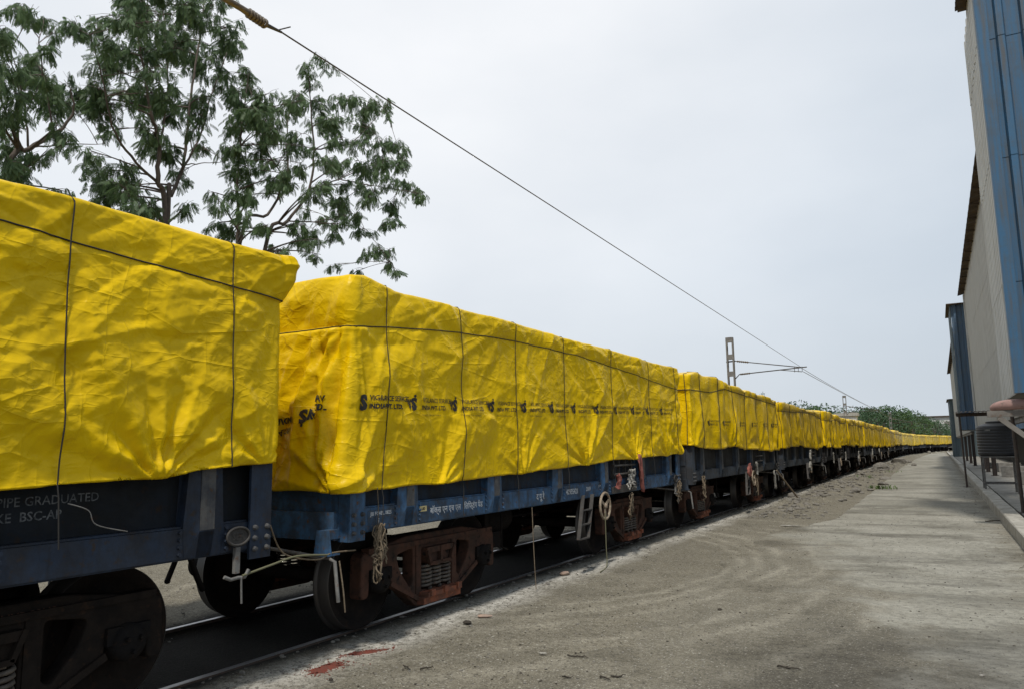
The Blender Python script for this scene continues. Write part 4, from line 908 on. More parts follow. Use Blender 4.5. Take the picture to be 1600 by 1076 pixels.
# water tank on its stand
st = empty('tank_stand', (1.70, 30.6, .115), 0, 'welded grey steel stand under the black water tank', 'stand')
TX, TY = (1.31, 2.27), (-.45, .45)
MB().box(-.52, .52, -.52, .52, 1.17, 1.215).build('top_frame', 'grey', st)
for sx in (-1, 1):
    for sy in (-1, 1): MB().box(sx*.46-.03, sx*.46+.03, sy*.46-.03, sy*.46+.03, .0015, 1.168).build('leg', 'grey', st)
MB().box(-.43, .43, -.475, -.445, .30, .345).box(-.43, .43, .445, .475, .30, .345).box(-.475, -.445, -.43, .43, .30, .345).box(.445, .475, -.43, .43, .30, .345).build('rail', 'grey', st)
tk = empty('water_tank', (1.70, 30.6, 1.332), 0, 'black ribbed plastic water tank on a steel stand', 'water tank')
pr = [(0, 0), (0, .50), (.03, .55)]
for k in range(9): z = .06+k*.098; pr += [(z, .555), (z+.02, .568), (z+.062, .568), (z+.08, .555)]
pr += [(.95, .56), (1.0, .54), (1.08, .34), (1.10, .24)]
MB().lathe(pr, (0, 0, 0), 'z', 40, False).build('tank_body', 'plastic', tk)
MB().lathe([(1.085, .24), (1.085, .27), (1.15, .27), (1.165, .2), (1.165, 0)], (0, 0, 0), 'z', 28, False).build('lid', 'plastic', tk)
vs = [(.5715*math.sin(a), -.5715*math.cos(a), z) for a in (-.62, -.52, -.42, -.32) for z in (.83, .89)]
MB().add(vs, [(2*i, 2*i+2, 2*i+3, 2*i+1) for i in range(3)]).build('label_patch', 'grey', tk)
for k, (x, y, rz, lb) in enumerate([(3.35, 52, .2, 'grey cement block behind the tank stand, furthest of the three'), (3.1, 44.5, -.1, 'grey cement block behind the tank stand, middle one of the three'), (3.25, 36.5, .1, 'grey cement block on the slab, closest to the tank stand')]):
    b = MB(); b.box(-.55, .55, -.22, .22, .0015, .52); o = b.build('cement_block', 'block'); o.location = (x, y, .115); o.rotation_euler = (0, 0, rz); tag(o, lb, 'block', 'cement blocks under the shed')
    bv = o.modifiers.new('edge', 'BEVEL'); bv.width = .02; bv.segments = 2
bag = MB().lathe([(0, .36), (.08, .42), (.22, .36), (.34, .22), (.40, .05), (.40, 0)], (2.75, 60, .117), 'z', 14).build('sack', 'whitecloth'); tag(bag, 'pale sack slumped on the slab beyond the tank stand', 'sack')

# ================================================================== OVERHEAD LINE
M['mast'] = grime_mat('galvanised_mast', (.20, .19, .175), (.14, .13, .12), (.13, .09, .07), 4, .7, 0, .2, False)
M['wire'] = mat('copper_wire', (.055, .05, .047), .6, .3)
M['porcelain'] = grime_mat('brown_insulator', (.13, .10, .068), (.085, .066, .048), (.20, .165, .12), 10, .5, 0, .2, False)
M['foundation'] = M['block']
ARM_S = [44.2, 105.5, 166.0, 226.0]
def make_mast():
    m = empty('overhead_line_mast')
    p = MB()
    for sx in (-1, 1):
        p.box(sx*.17-.035, sx*.17+.035, -.13, -.118, .0, 8.0).box(sx*.17-.035, sx*.17+.035, .118, .13, .0, 8.0).box(sx*.17+sx*.023, sx*.17+sx*.035, -.117, .117, .0, 8.0)
        # batten plates leave tall openings
    for k in range(8):
        z = .9+k*.975
        for y in (-.127, .119): p.box(-.134, .134, y, y+.008, z, z+.28)
    p.build('lattice_pole', 'mast', m)
    MB().box(-.4, .4, -.4, .4, -.3, .12).build('footing', 'foundation', m)
    a = MB(); a.tube([(-.25, 0, 6.62), (.26, 0, 6.64)], .04, 8).tube([(.26, 0, 6.64), (3.75, 0, 6.05)], .026, 8).tube([(.21, 0, 5.62), (.45, 0, 5.86), (4.10, 0, 6.05)], .030, 8)
    a.tube([(2.7, 0, 5.97), (3.85, 0, 5.80)], .020, 6)
    for x in (3.45, 3.65, 3.85): a.tube([(x, 0, 6.10), (x, 0, 5.80)], .014, 6)
    a.build('cantilever', 'wire', m)
    ins = MB()
    for p0, p1 in (((.35, 0, 6.625), (1.0, 0, 6.515)), ((.5, 0, 5.862), (1.05, 0, 5.891))):
        P0, P1 = Vector(p0), Vector(p1); pts = [P0.lerp(P1, k/12) for k in range(13)]; ins.tube(pts, [.032+.030*(k % 2) for k in range(13)], 8)
    ins.build('insulator', 'porcelain', m)
    return m
mast0 = make_mast()
for k, s in enumerate(ARM_S):
    x, y, a = track_at(s); o = mast0 if k == 0 else copy_tree(mast0)
    ca, sa = math.cos(a), math.sin(a); o.location = (x-3.85*ca, y-3.85*sa, 0); o.rotation_euler = (0, 0, a)
    tag(o, ['pale lattice mast with a cantilever arm behind the third tarpaulin', 'lattice mast rising beside the start of the far tree belt', 'small lattice mast standing in front of the dark far trees', 'smallest lattice mast, near the bend of the train'][k], 'mast', 'overhead line masts beside the track')
def wire_pts(sts, z0, sag, n=10, lat=0.0):
    pts = []
    for (s0, za), (s1, zb) in zip(sts[:-1], sts[1:]):
        for k in range(n):
            t = k/n; s = s0+(s1-s0)*t; x, y, a = track_at(s) if s > 0 else (-6.25, s, 0); pts.append((x+lat*math.cos(a), y+lat*math.sin(a), za+(zb-za)*t-sag*4*t*(1-t)))
    x, y, a = track_at(sts[-1][0]); pts.append((x+lat*math.cos(a), y, sts[-1][1])); return pts
p_end = at_x(440, 51, -6.45); p_i1 = at_x(407, 35, -6.45); p_i0 = at_x(383, 17, -6.45); p_far = at_x(1243, 576, -6.3)
cw = MB().tube([p_end]+[p_end.lerp(Vector((-6.3, 44.2, 6.05)), k/12) for k in range(1, 13)], .0105, 6).build('contact_wire', 'wire'); tag(cw, 'bare wire running from the ribbed insulator to the first mast arm', 'wire')
cw2 = MB().tube(wire_pts([(44.2, 5.80), (105.5, 5.80), (166, 5.80), (226, 5.80)], 0, .05, 10, .05), .016, 6).build('contact_wire', 'wire'); tag(cw2, 'lower overhead wire strung from mast to mast beyond the first arm', 'wire')
cw3 = MB().tube(wire_pts([(44.2, 6.06), (105.5, 6.06), (166, 6.06), (226, 6.06)], 0, .16, 10, -.1), .014, 6).build('catenary_wire', 'wire'); tag(cw3, 'upper sagging wire over the track beyond the first arm', 'wire')
inz = empty('insulator', p_i1, 0, 'brown ribbed insulator ending the overhead wire above the trees', 'insulator')
dv = (p_end-p_i0).normalized(); rel = lambda p: Vector(p)-p_i1
c = MB(); N_ = 15; A_, B_ = rel(p_i0.lerp(p_i1, .2)), rel(p_i1.lerp(p_end, .28))
[c.tube([A_.lerp(B_, (k+q)/6) for q in (.05, .12, .55, .62, 1.0)], [.036, .060, .056, .036, .036], 12, False) for k in range(6)]; c.build('shed_stack', 'porcelain', inz)
c = MB().tube([rel(p_i0)-dv*9.0, rel(p_i0)-dv*.05, A_], [.034, .036, .040], 10).build('long_rod', 'porcelain', inz)
c = MB().tube([B_, rel(p_end)], [.026, .014], 8).tube([rel(p_end)-dv*.06, rel(p_end)+Vector((.05, .09, .10))], .008, 6).build('end_clamp', 'wire', inz)
# ================================================================== TREES
def leaf_mat(name, c1, c2, tr=.25):
    m = mat(name, c1, .55, 0, .35); t = NT(m); g = t.n('ShaderNodeNewGeometry'); n = t.noise(.9, 3)
    c = t.mix(g.outputs['Random Per Island'], c1, c2); c = t.mix(t.ramp(n, [(.4, 0.0), (.65, .6)]), c, tuple(.5*(a+b) for a, b in zip(c1, c2)))
    t.base(c); d = t.n('ShaderNodeBsdfTranslucent'); t.l(c, d.inputs['Color']); mx = t.n('ShaderNodeMixShader'); mx.inputs[0].default_value = tr
    out = t.nt.nodes['Material Output']; t.l(t.b.outputs[0], mx.inputs[1]); t.l(d.outputs[0], mx.inputs[2]); t.l(mx.outputs[0], out.inputs['Surface']); return m
M['leaf'] = leaf_mat('feathery_leaf', (.060, .105, .046), (.120, .185, .072), .40)
M['leaf_far'] = leaf_mat('far_leaf', (.050, .098, .036), (.095, .165, .055), .2)
M['leaf_far2'] = leaf_mat('far_leaf_dark', (.038, .078, .036), (.070, .125, .052), .2)
M['weed'] = leaf_mat('weed_leaf', (.06, .11, .025), (.11, .16, .045), .25)
M['bark'] = grime_mat('bark', (.115, .092, .075), (.075, .06, .05), (.15, .125, .105), 9, .95, 0, .8, False)
def pinnate(rs, pairs=6, L=.24, pl=.10, pw=.022):
    """one drooping feathery leaf along +x: slim pinnae, each two bent quads"""
    V = []; F = []
    for k in range(pairs):
        for sg in (-1, 1):
            t = (k+.6)/pairs; bx = L*t; bz = -.35*L*t*t; l = pl*(1-.45*abs(t-.45)); a = .75-.25*t
            d = np.array([math.sin(.9)*.75, sg*math.cos(.75)*.75, -.55]); d /= np.linalg.norm(d); e = np.array([d[1], -d[0], 0.0]); e = e/np.linalg.norm(e)*pw/2*rs.uniform(.7, 1.2)
            b = np.array([bx, 0, bz]); o = len(V); m1 = b+d*l*.5; m2 = b+d*l+np.array([0, 0, -.25*l])
            V += [b-e*.3, b+e*.3, m1+e, m1-e, m2+e*.35, m2-e*.35]; F += [(o, o+1, o+2, o+3), (o+3, o+2, o+4, o+5)]
    return np.array(V), np.array(F)
def rot_leaf(V, az, pitch, roll, sc):
    ca, sa, cp, sp, cr, sr = math.cos(az), math.sin(az), math.cos(pitch), math.sin(pitch), math.cos(roll), math.sin(roll)
    Rx = np.array([[1, 0, 0], [0, cr, -sr], [0, sr, cr]]); Ry = np.array([[cp, 0, sp], [0, 1, 0], [-sp, 0, cp]]); Rz = np.array([[ca, -sa, 0], [sa, ca, 0], [0, 0, 1]])
    return (V*sc)@(Rz@Ry@Rx).T
def feather_tree(stems, clumps, base, label, seed, X=-16.0, dens=1.0):
    rs = np.random.RandomState(seed); r = random.Random(seed)
    root = empty('feathery_tree', base, 0, label, 'tree', 'feathery trees behind the train'); B = np.array(base)
    wood = MB(); nodes = []; starts = []
    for pts, r0, r1, jx in stems:
        P = [np.array(at_x(u, v, X+jx*k/(len(pts)-1))) for k, (u, v) in enumerate(pts)]
        if r0 > .075: P = [B+np.array([r.uniform(-.1, .1), r.uniform(-.1, .1), 0])]+P
        # smooth
        Q = []
        for k in range(len(P)-1):
            for q in range(5):
                t = q/5; p0 = P[max(k-1, 0)]; p1, p2 = P[k], P[k+1]; p3 = P[min(k+2, len(P)-1)]
                Q.append(.5*((2*p1)+(-p0+p2)*t+(2*p0-5*p1+4*p2-p3)*t*t+(-p0+3*p1-3*p2+p3)*t**3)+np.array([r.uniform(-.02, .02) for _ in range(3)]))
        Q.append(P[-1]); rr = [r0+(r1-r0)*k/(len(Q)-1) for k in range(len(Q))]
        wood.tube([q-B for q in Q], [q*.72 for q in rr], 8)
        nodes += [(q, w) for q, w in zip(Q, rr)]
    LV = []; LF = []; base_i = 0; forms = [pinnate(rs, k, L) for k, L in ((7, .22), (8, .25), (6, .18))]
    NP = np.array([q for q, _ in nodes])
    done = []
    more = [(u+r.gauss(0, 1)*rp*1.0, v+r.gauss(0, 1)*rp*.9, rp*.8) for u, v, rp in clumps if rp > 12 and r.random() < .48]
    for u, v, rp in clumps+more:
        jx = r.uniform(-2.0, 2.0); c = np.array(at_x(u, v, X+jx)); dist = np.linalg.norm(c-np.array([0, 0, CAM_H])); rm = rp/F_PX*dist*.95
        d = np.linalg.norm(NP-c, axis=1)+np.maximum(0, NP[:, 2]-c[2]+.1)*2.5; q0 = NP[np.argmin(d)]; w0 = min(.030, max(.010, nodes[int(np.argmin(d))][1]*.5)) if np.argmin(d) < len(nodes) else .014
        mid = (q0+c)/2+np.array([r.uniform(-.12, .12), r.uniform(-.12, .12), .14*np.linalg.norm(c-q0)*.6]); bp = [q0*(1-t)**2+mid*2*t*(1-t)+c*t*t for t in np.linspace(0, 1, 7)]
        wood.tube([p-B for p in bp], [w0+(.007-w0)*k/6 for k in range(7)], 5, False)
        nt = max(5, int(11*dens*(rm/.35)**1.5))
        for _ in range(nt):
            dr = rs.normal(size=3); dr /= np.linalg.norm(dr); tip = c+dr*np.array([rm*1.15, rm, rm*.85])*rs.uniform(.55, 1.0)+np.array([0, 0, -.04])
            st = bp[rs.randint(3, 7)]; wood.tube([st-B, (st+tip)/2-B+np.array([0, 0, .04]), tip-B], [.007, .005, .003], 3, False)
            nl = rs.randint(3, 6)
            for k in range(nl):
                t = rs.uniform(.35, 1.0); p = st*(1-t)+tip*t+rs.normal(0, .03, 3); az = math.atan2(dr[1], dr[0])+rs.normal(0, .9); V, F = forms[rs.randint(3)]
                W = rot_leaf(V, az, rs.uniform(.05, 1.3), rs.normal(0, .5), rs.uniform(.75, 1.25))+p; LV.append(W-B); LF.append(F+base_i); base_i += len(W)
    wood.build('trunk', 'bark', root)
    np_mesh('crown', np.concatenate(LV), np.concatenate(LF), 'leaf', root)
CT_STEMS = [([(258, 353), (246, 286), (249, 229), (236, 180), (229, 131), (216, 60), (211, 10)], .10, .02, .6), ([(262, 330), (267, 305), (286, 262), (294, 184), (305, 102), (315, 41), (318, -20)], .085, .02, -.8),
            ([(246, 286), (204, 245), (176, 196), (160, 120), (140, 55)], .05, .012, 1.0), ([(286, 262), (312, 215), (330, 150), (352, 90), (372, 40)], .04, .01, -1.2), ([(290, 258), (320, 255), (352, 253)], .022, .008, -.4), ([(249, 229), (262, 150), (258, 70), (255, 0)], .04, .012, .2)]
CT = [(118, 45, 26), (139, 41, 20), (204, 37, 30), (213, 12, 22), (245, 33, 30), (286, 16, 35), (327, 25, 35), (360, 41, 28), (368, 70, 22), (176, 78, 28), (196, 90, 25), (164, 106, 32), (229, 82, 30), (266, 65, 32), (302, 70, 30), (294, 102, 28), (327, 94, 25),
      (347, 127, 20), (253, 114, 30), (213, 135, 26), (262, 147, 30), (319, 151, 25), (229, 172, 28), (278, 176, 24), (315, 180, 20), (172, 163, 25), (135, 143, 28), (150, 180, 22), (245, 204, 26), (233, 229, 24), (266, 229, 20), (311, 229, 18), (164, 208, 18), (143, 237, 22), (184, 262, 26),
      (135, 270, 22), (196, 294, 28), (164, 311, 24), (229, 311, 24), (278, 278, 20), (294, 319, 18), (229, 335, 20), (240, -25, 35), (300, -30, 35), (350, -15, 26), (190, -15, 25), (280, -60, 35), (150, 290, 20), (215, 322, 20)]
feather_tree(CT_STEMS, CT, (-16.0, 11.6, -.1), 'tall feathery tree, middle one of three, forked just above the closest tarpaulin', 3)
LT_STEMS = [([(5, 290), (45, 233), (82, 212), (115, 178), (110, 140)], .10, .02, .5), ([(45, 233), (95, 226), (163, 225)], .03, .008, -.5), ([(45, 233), (40, 180), (30, 120), (15, 80)], .035, .01, .3), ([(82, 212), (74, 150), (64, 100), (60, 60), (25, 12)], .03, .01, .6)]
LT = [(25, 8, 22), (50, 15, 16), (8, 94, 28), (38, 92, 20), (68, 76, 20), (61, 118, 20), (25, 147, 26), (72, 140, 26), (82, 163, 26), (12, 172, 24), (100, 125, 20), (90, 196, 22), (108, 221, 18), (25, 229, 24), (12, 253, 24), (49, 241, 18), (41, 276, 16), (85, 296, 16), (-15, 120, 28), (-20, 200, 28), (-20, 40, 25), (8, 285, 18), (105, 300, 12)]
feather_tree(LT_STEMS, LT, (-16.0, 7.2, -.1), 'feathery tree with a slanting bare limb, cut off at the edge behind the closest tarpaulin', 4)
RT_STEMS = [([(371, 384), (372, 339), (371, 268), (378, 200), (388, 120)], .07, .015, .5), ([(375, 382), (419, 335), (449, 283), (447, 220), (452, 170)], .08, .015, -.5), ([(412, 395), (449, 346), (482, 298), (491, 235), (486, 172), (482, 105)], .09, .015, .4),
            ([(491, 235), (522, 229), (553, 220), (600, 170)], .035, .01, .8), ([(482, 298), (530, 280), (580, 262), (630, 262)], .035, .01, -.8), ([(449, 346), (520, 350), (570, 362), (610, 410)], .03, .008, .5), ([(530, 280), (590, 292), (640, 300), (662, 304)], .025, .006, -.5), ([(449, 283), (420, 240), (400, 180)], .03, .008, -1.0)]
RT = [(482, 105, 18), (486, 125, 14), (386, 108, 14), (389, 127, 18), (374, 146, 22), (415, 149, 22), (400, 172, 25), (374, 175, 22), (426, 183, 22), (449, 168, 22), (471, 149, 20), (501, 160, 20), (527, 153, 18), (493, 190, 24), (523, 186, 20), (560, 179, 22), (575, 160, 20), (594, 155, 13), (575, 194, 18), (471, 209, 20), (530, 216, 20),
      (571, 224, 23), (597, 220, 20), (623, 220, 18), (597, 250, 23), (627, 257, 20), (575, 268, 22), (542, 253, 20), (516, 253, 16), (605, 279, 22), (635, 290, 20), (651, 298, 16), (660, 304, 9), (612, 320, 18), (609, 343, 14), (583, 298, 20), (553, 290, 20), (523, 305, 20), (501, 294, 20), (530, 320, 18), (508, 283, 14), (560, 335, 15), (568, 357, 17),
      (590, 387, 17), (607, 412, 13), (618, 424, 8), (571, 395, 15), (557, 424, 11), (538, 343, 14), (523, 365, 15), (504, 343, 16), (486, 365, 16), (501, 398, 12), (516, 417, 10), (464, 350, 15), (471, 372, 13), (430, 387, 13), (445, 387, 12), (341, 313, 16), (337, 350, 16), (352, 357, 14), (367, 298, 18), (389, 305, 18), (386, 335, 18), (360, 268, 20),
      (345, 231, 16), (367, 231, 22), (393, 224, 24), (412, 257, 26), (386, 257, 24), (441, 276, 22), (456, 279, 18), (426, 283, 20), (423, 201, 20), (367, 201, 18), (412, 350, 13), (470, 255, 14), (330, 300, 10)]
feather_tree(RT_STEMS, RT, (-16.0, 14.2, -.1), 'wide feathery tree with three spreading stems, behind the gap between the first two tarpaulins', 5)

def far_crown(seed, h, rad, m):
    rs = np.random.RandomState(seed); LV = []; LF = []; b = 0; cs = []
    for _ in range(30):
        a = rs.uniform(0, 2*math.pi); q = math.sqrt(rs.uniform(0, 1)); zz = rs.uniform(.25, 1.0); w = math.sin(math.pi*min(1, (zz-.12)/.95))**.6
        cs.append((rad*q*w*math.cos(a), rad*q*w*math.sin(a), h*zz*(.92 if q > .6 else 1), rad*rs.uniform(.22, .38)))
    for x, y, z, r in cs:
        for _ in range(75):
            d = rs.normal(size=3); d /= np.linalg.norm(d); p = np.array([x, y, z])+d*r*rs.uniform(.55, 1.05)*np.array([1, 1, .8]); e = rs.normal(size=3); e /= np.linalg.norm(e); f = np.cross(e, rs.normal(size=3)); f /= np.linalg.norm(f); s = rs.uniform(.14, .30); l = s*rs.uniform(1.2, 2.2)
            LV += [p-e*l*.5, p+f*s*.5, p+e*l*.5, p-f*s*.5]; LF.append((b, b+1, b+2, b+3)); b += 4
    return LV, LF, cs
def far_tree_proto(seed, h, rad, m, name):
    root = empty(name); LV, LF, cs = far_crown(seed, h, rad, m); np_mesh('crown', LV, LF, m, root, False)
    w = MB(); w.tube([(0, 0, -.3), (.1, .05, h*.4), (0, .1, h*.75)], [rad*.07, rad*.05, .05], 7)
    for x, y, z, r in cs[:14]: w.tube([(.05, .05, h*.3), (x*.5, y*.5, h*.3+(z-h*.3)*.6), (x, y, z)], [rad*.03, rad*.02, .03], 5, False)
    w.build('trunk', 'bark', root); return root
protos = [far_tree_proto(71, 10.0, 5.2, 'leaf_far2', 'broadleaf_tree'), far_tree_proto(72, 11.0, 4.6, 'leaf_far', 'broadleaf_tree'), far_tree_proto(73, 8.5, 4.8, 'leaf_far2', 'broadleaf_tree')]
used = set()
spots = []
FT = [(1318, 648, 150), (1334, 641, 175), (1346, 633, 185), (1358, 636, 172), (1368, 631, 190), (1380, 632, 178), (1392, 634, 195), (1402, 636, 180), (1413, 640, 205), (1424, 642, 190), (1436, 647, 210), (1447, 651, 225), (1458, 656, 215), (1468, 663, 235), (1478, 668, 245), (1486, 668, 230), (1496, 672, 240),
      (1412, 652, 240), (1440, 657, 250), (1360, 646, 230), (1386, 646, 235), (1236, 626, 115), (1252, 633, 128), (1268, 634, 122), (1283, 631, 135), (1300, 641, 150), (1189, 612, 100), (1208, 640, 118)]
FL = ['dark bushy tree in the far belt, behind the second mast', 'round dark tree in the far belt just past the second mast', 'tallest dark crown of the far belt, between the second and third masts', 'dense tree in the far belt, below the crest of the belt', 'high crown at the crest of the far tree belt', 'green crown right behind the third mast', 'bushy crown just past the third mast', 'rounded crown where the far belt starts to fall away', 'darker crown halfway down the slope of the far belt', 'spreading crown beside the smallest mast',
      'tree behind the smallest mast', 'low crown just past the smallest mast', 'pale green low tree near the far pale building', 'small green tree in front of the far pale building', 'bright green tree against the sheds, low over the last tarpaulins', 'lowest green crown tucked against the sheds', 'tree half hidden by the far end of the sheds',
      'tree deep in the far belt behind the falling slope', 'tree deep in the far belt behind the low crowns', 'tree deep in the far belt behind its high left part', 'tree deep in the far belt behind its crest',
      'round-topped tree above the fourth tarpaulin', 'low tree between the two crowns above the fourth tarpaulin', 'bushy crown above the fifth tarpaulin', 'tree with an uneven top above the fifth tarpaulin', 'low dark tree before the second mast', 'lone tree tip just showing over the third tarpaulin', 'tree hidden but for its top between the third and fourth tarpaulins']
for k, (u, v, Y) in enumerate(FT):
    p = at_y(u, v, Y); pi = k % 3; o = protos[pi] if pi not in used else copy_tree(protos[pi]); used.add(pi)
    h0 = (10.0, 11.0, 8.5)[pi]*1.03; s = max(.35, p.z/h0); w = (s*random.Random(k).uniform(.95, 1.3)) if k < 21 else s*.62
    if 21 <= k <= 25: w = s*1.25
    if k >= 26: w = s*.22
    o.location = (p.x, p.y, 0); o.scale = (w, w, s); o.rotation_euler = (0, 0, k*1.7); tag(o, FL[k], 'tree', 'trees of the far belt beyond the train')
# far pale building and a dark gantry line beyond the trees
bd = empty('pale_building', (-2.5, 262, 0), 0, 'long pale low building far behind the trees', 'building')
pb = MB().box(-9, 14, 0, 8, 0, 9.6); pb.build('wall', 'clad_white', bd); MB().box(-9.5, 14.5, -.5, 8.5, 9.61, 10.0).build('roof', 'roofrust', bd)
for k in range(7): MB().box(-8+k*3.1, -6.4+k*3.1, -.06, -.004, 7.2, 8.3).build('window', 'beam', bd)
hut = empty('trackside_hut', (0, 0, 0), 0, 'small pale hut roof showing at the foot of the second mast', 'hut'); hp = at_y(1326, 645, 112); hut.location = (hp.x, 112, 0)
MB().box(-1.5, 1.0, -1, 1, -.1, hp.z-.4).build('wall', 'clad_white', hut); MB().box(-1.7, 1.2, -1.2, 1.2, hp.z-.39, hp.z+.02).build('roof', 'clad_beige', hut)

# ================================================================== HANGING ROPES, RAGS, LEVER BARS
def world_on_wagon(i, x, y, z):
    x0, y0, rz = places[i]; c, s = math.cos(rz), math.sin(rz); return Vector((x0+x*c-y*s, y0+x*s+y*c, z))
def bundle(name, p, m, L, W, n, seed, label, cat, group=None, thick=.010, top=None):
    r = random.Random(seed); mb = MB()
    if top is not None: mb.tube([Vector((0, 0, -.02)), Vector((0, .004, -.01+(top.z-p.z)*.5)), top-p], thick*.6, 5)
    for k in range(n):
        l = L*r.uniform(.55, 1.0); w = W*r.uniform(.3, 1.0); pts = []; ph = r.uniform(0, 6.28); loop = r.random() < .35; jx = [r.gauss(0, .014) for _ in range(13)]; jy = [r.gauss(0, W*.16) for _ in range(13)]; w0 = r.uniform(-.3, .3)*W
        for j in range(13):
            t = j/12
            if loop: a = t*2*math.pi; pts.append((.02+.03*math.sin(a+ph)+jx[j], w0+w*math.sin(a)*.4+jy[j]*.6, -l*.5+l*.5*math.cos(a)+jx[j]))
            else: pts.append((.02+.02*math.sin(5*t+ph)+jx[j], w0*t+w*.4*math.sin(2.2*t+ph)-w*.4*math.sin(ph)+jy[j], -l*t))
        mb.tube(pts, thick*r.uniform(.7, 1.1), 6)
    o = mb.build(name, m); o.location = p; return tag(o, label, cat, group)
def cloth_rag(name, p, m, L, W, seed, label, cat, group=None):
    r = random.Random(seed); n, k = 14, 6; V = []; F = []
    for a in range(n):
        for b in range(k):
            t = a/(n-1); q = b/(k-1)-.5; w = W*(.35+.65*math.sin(math.pi*(.15+.8*t))); V.append((.03+.035*math.sin(9*q+3*t+seed)+.012*r.uniform(-1, 1), q*w+.05*math.sin(4*t+seed), -L*t+.02*math.sin(7*q+seed)))
    F = [(a*k+b, a*k+b+1, (a+1)*k+b+1, (a+1)*k+b) for a in range(n-1) for b in range(k-1)]
    mb = MB().add(V, F, True); o = mb.build(name, m); s = o.modifiers.new('thick', 'SOLIDIFY'); s.thickness = .008; o.location = p; return tag(o, label, cat, group)
bundle('rope_bundle', world_on_wagon(1, 1.60, .38, 1.10), 'hemp', .36, .13, 24, 1, 'knotted bundle of tan rope hanging from the second wagon behind its corner post', 'rope', None, .008, world_on_wagon(1, 1.63, .33, 1.45))
bundle('rope_tail', world_on_wagon(1, 1.60, .36, .80), 'hemp', .22, .05, 3, 2, 'short rope tail dangling under the knotted bundle', 'rope')
bundle('rag_bundle', world_on_wagon(1, 1.63, 7.05, 1.42), 'whitecloth', .34, .22, 9, 3, 'tangle of pale cord and strips on the second wagon beside its rungs', 'rag', None, .016)
cloth_rag('red_rag', world_on_wagon(1, 1.63, 7.48, 1.66), 'redcloth', .62, .16, 4, 'long red rag hanging down on the second wagon past the rungs', 'rag')
cloth_rag('red_rag', world_on_wagon(1, 1.63, 6.40, 1.36), 'redcloth', .22, .16, 6, 'short faded red rag tied on the second wagon before the rungs', 'rag')
bundle('rope_strand', world_on_wagon(1, 1.64, 6.98, 1.02), 'hemp', .5, .22, 5, 9, 'frayed strands hanging below the pale tangle on the second wagon', 'rope', None, .009)
cloth_rag('red_rag', world_on_wagon(2, 1.66, 5.15, 1.32), 'redcloth', .34, .30, 8, 'bunched red cloth tied under the third tarpaulin', 'rag')
cloth_rag('white_rag', world_on_wagon(2, 1.68, 5.95, 1.34), 'whitecloth', .34, .24, 11, 'bunched white cloth tied beside the red cloth under the third tarpaulin', 'rag')
bundle('rope_tail', world_on_wagon(2, 1.66, 6.1, 1.0), 'hemp', .75, .2, 4, 12, 'long rope ends hanging below the bunched white cloth', 'rope', None, .012)
cloth_rag('white_rag', world_on_wagon(3, 1.66, 5.6, 1.60), 'whitecloth', .40, .16, 14, 'narrow white strip hanging from the fourth tarpaulin', 'rag')
cloth_rag('white_rag', world_on_wagon(3, 1.70, 5.1, 1.15), 'whitecloth', .36, .32, 15, 'pale rag knotted low on the fourth wagon', 'rag')
bundle('rope_tail', world_on_wagon(2, 1.64, .6, 1.15), 'hemp', .6, .12, 5, 21, 'tan rope ends hanging at the front corner of the third wagon', 'rope', None, .011)
bundle('rope_bundle', world_on_wagon(1, 1.62, 9.75, 1.12), 'hemp', .42, .14, 8, 22, 'rope knotted at the rear corner of the second wagon', 'rope', None, .010)
cloth_rag('white_rag', world_on_wagon(2, 1.64, 8.75, 1.02), 'whitecloth', .55, .10, 23, 'thin white strip low on the rear half of the third wagon', 'rag')
for k, (i, y, z, l, w) in enumerate([(4, 2.0, 1.42, .50, .16), (4, 7.6, 1.40, .45, .14), (5, 4.5, 1.38, .5, .2), (6, 5.2, 1.45, .6, .2), (7, 2.0, 1.45, .6, .25), (8, 5, 1.4, .55, .25), (9, 6, 1.4, .5, .3), (11, 6, 1.35, .5, .35), (13, 6, 1.35, .5, .4), (16, 5, 1.35, .5, .4)]):
    cloth_rag('white_rag', world_on_wagon(i, 1.68, y, z), 'whitecloth', l, w, 30+k, f'small white rag tied to the {ORD[i]} wagon from the camera' if k not in (0, 1) else ('white rag on the front half of the fifth wagon from the camera' if k == 0 else 'white rag on the rear half of the fifth wagon from the camera'), 'rag', 'white rags tied along the train')
# cords strung in the gap between the two nearest wagons
def cord(name, pts, m, rad, label):
    P = [Vector(p) for p in pts]; Q = []
    for k in range(len(P)-1):
        for j in range(6):
            t = j/6; p0, p1, p2, p3 = P[max(k-1, 0)], P[k], P[k+1], P[min(k+2, len(P)-1)]
            Q.append(.5*((2*p1)+(-p0+p2)*t+(2*p0-5*p1+4*p2-p3)*t*t+(-p0+3*p1-3*p2+p3)*t**3))
    Q.append(P[-1]); o = MB().tube(Q, rad, 6).build(name, m); return tag(o, label, 'cord')
a = world_on_wagon(0, 1.62, WL-.30, .88); b = world_on_wagon(1, 1.52, -.20, .90)
cord('cord', [a, a.lerp(b, .3)+Vector((.02, 0, .035)), a.lerp(b, .6)+Vector((0, 0, .05)), b], 'green_rope', .009, 'greenish cord pulled taut between the first two wagons')
cord('cord', [world_on_wagon(0, 1.60, WL-.02, 1.22), world_on_wagon(1, 1.55, -.75, .98), world_on_wagon(1, 1.53, -.35, .88), b+Vector((0, .05, .01)), b+Vector((.01, .35, .0))], 'hemp', .007, 'thin tan cord sagging across the gap to the coupling lever')
cord('cord', [world_on_wagon(1, 1.56, -.10, .84), world_on_wagon(1, 1.60, -.09, .60), world_on_wagon(1, 1.60, -.06, .40)], 'hemp', .007, 'pale looped cord hanging beside the bent coupling lever')
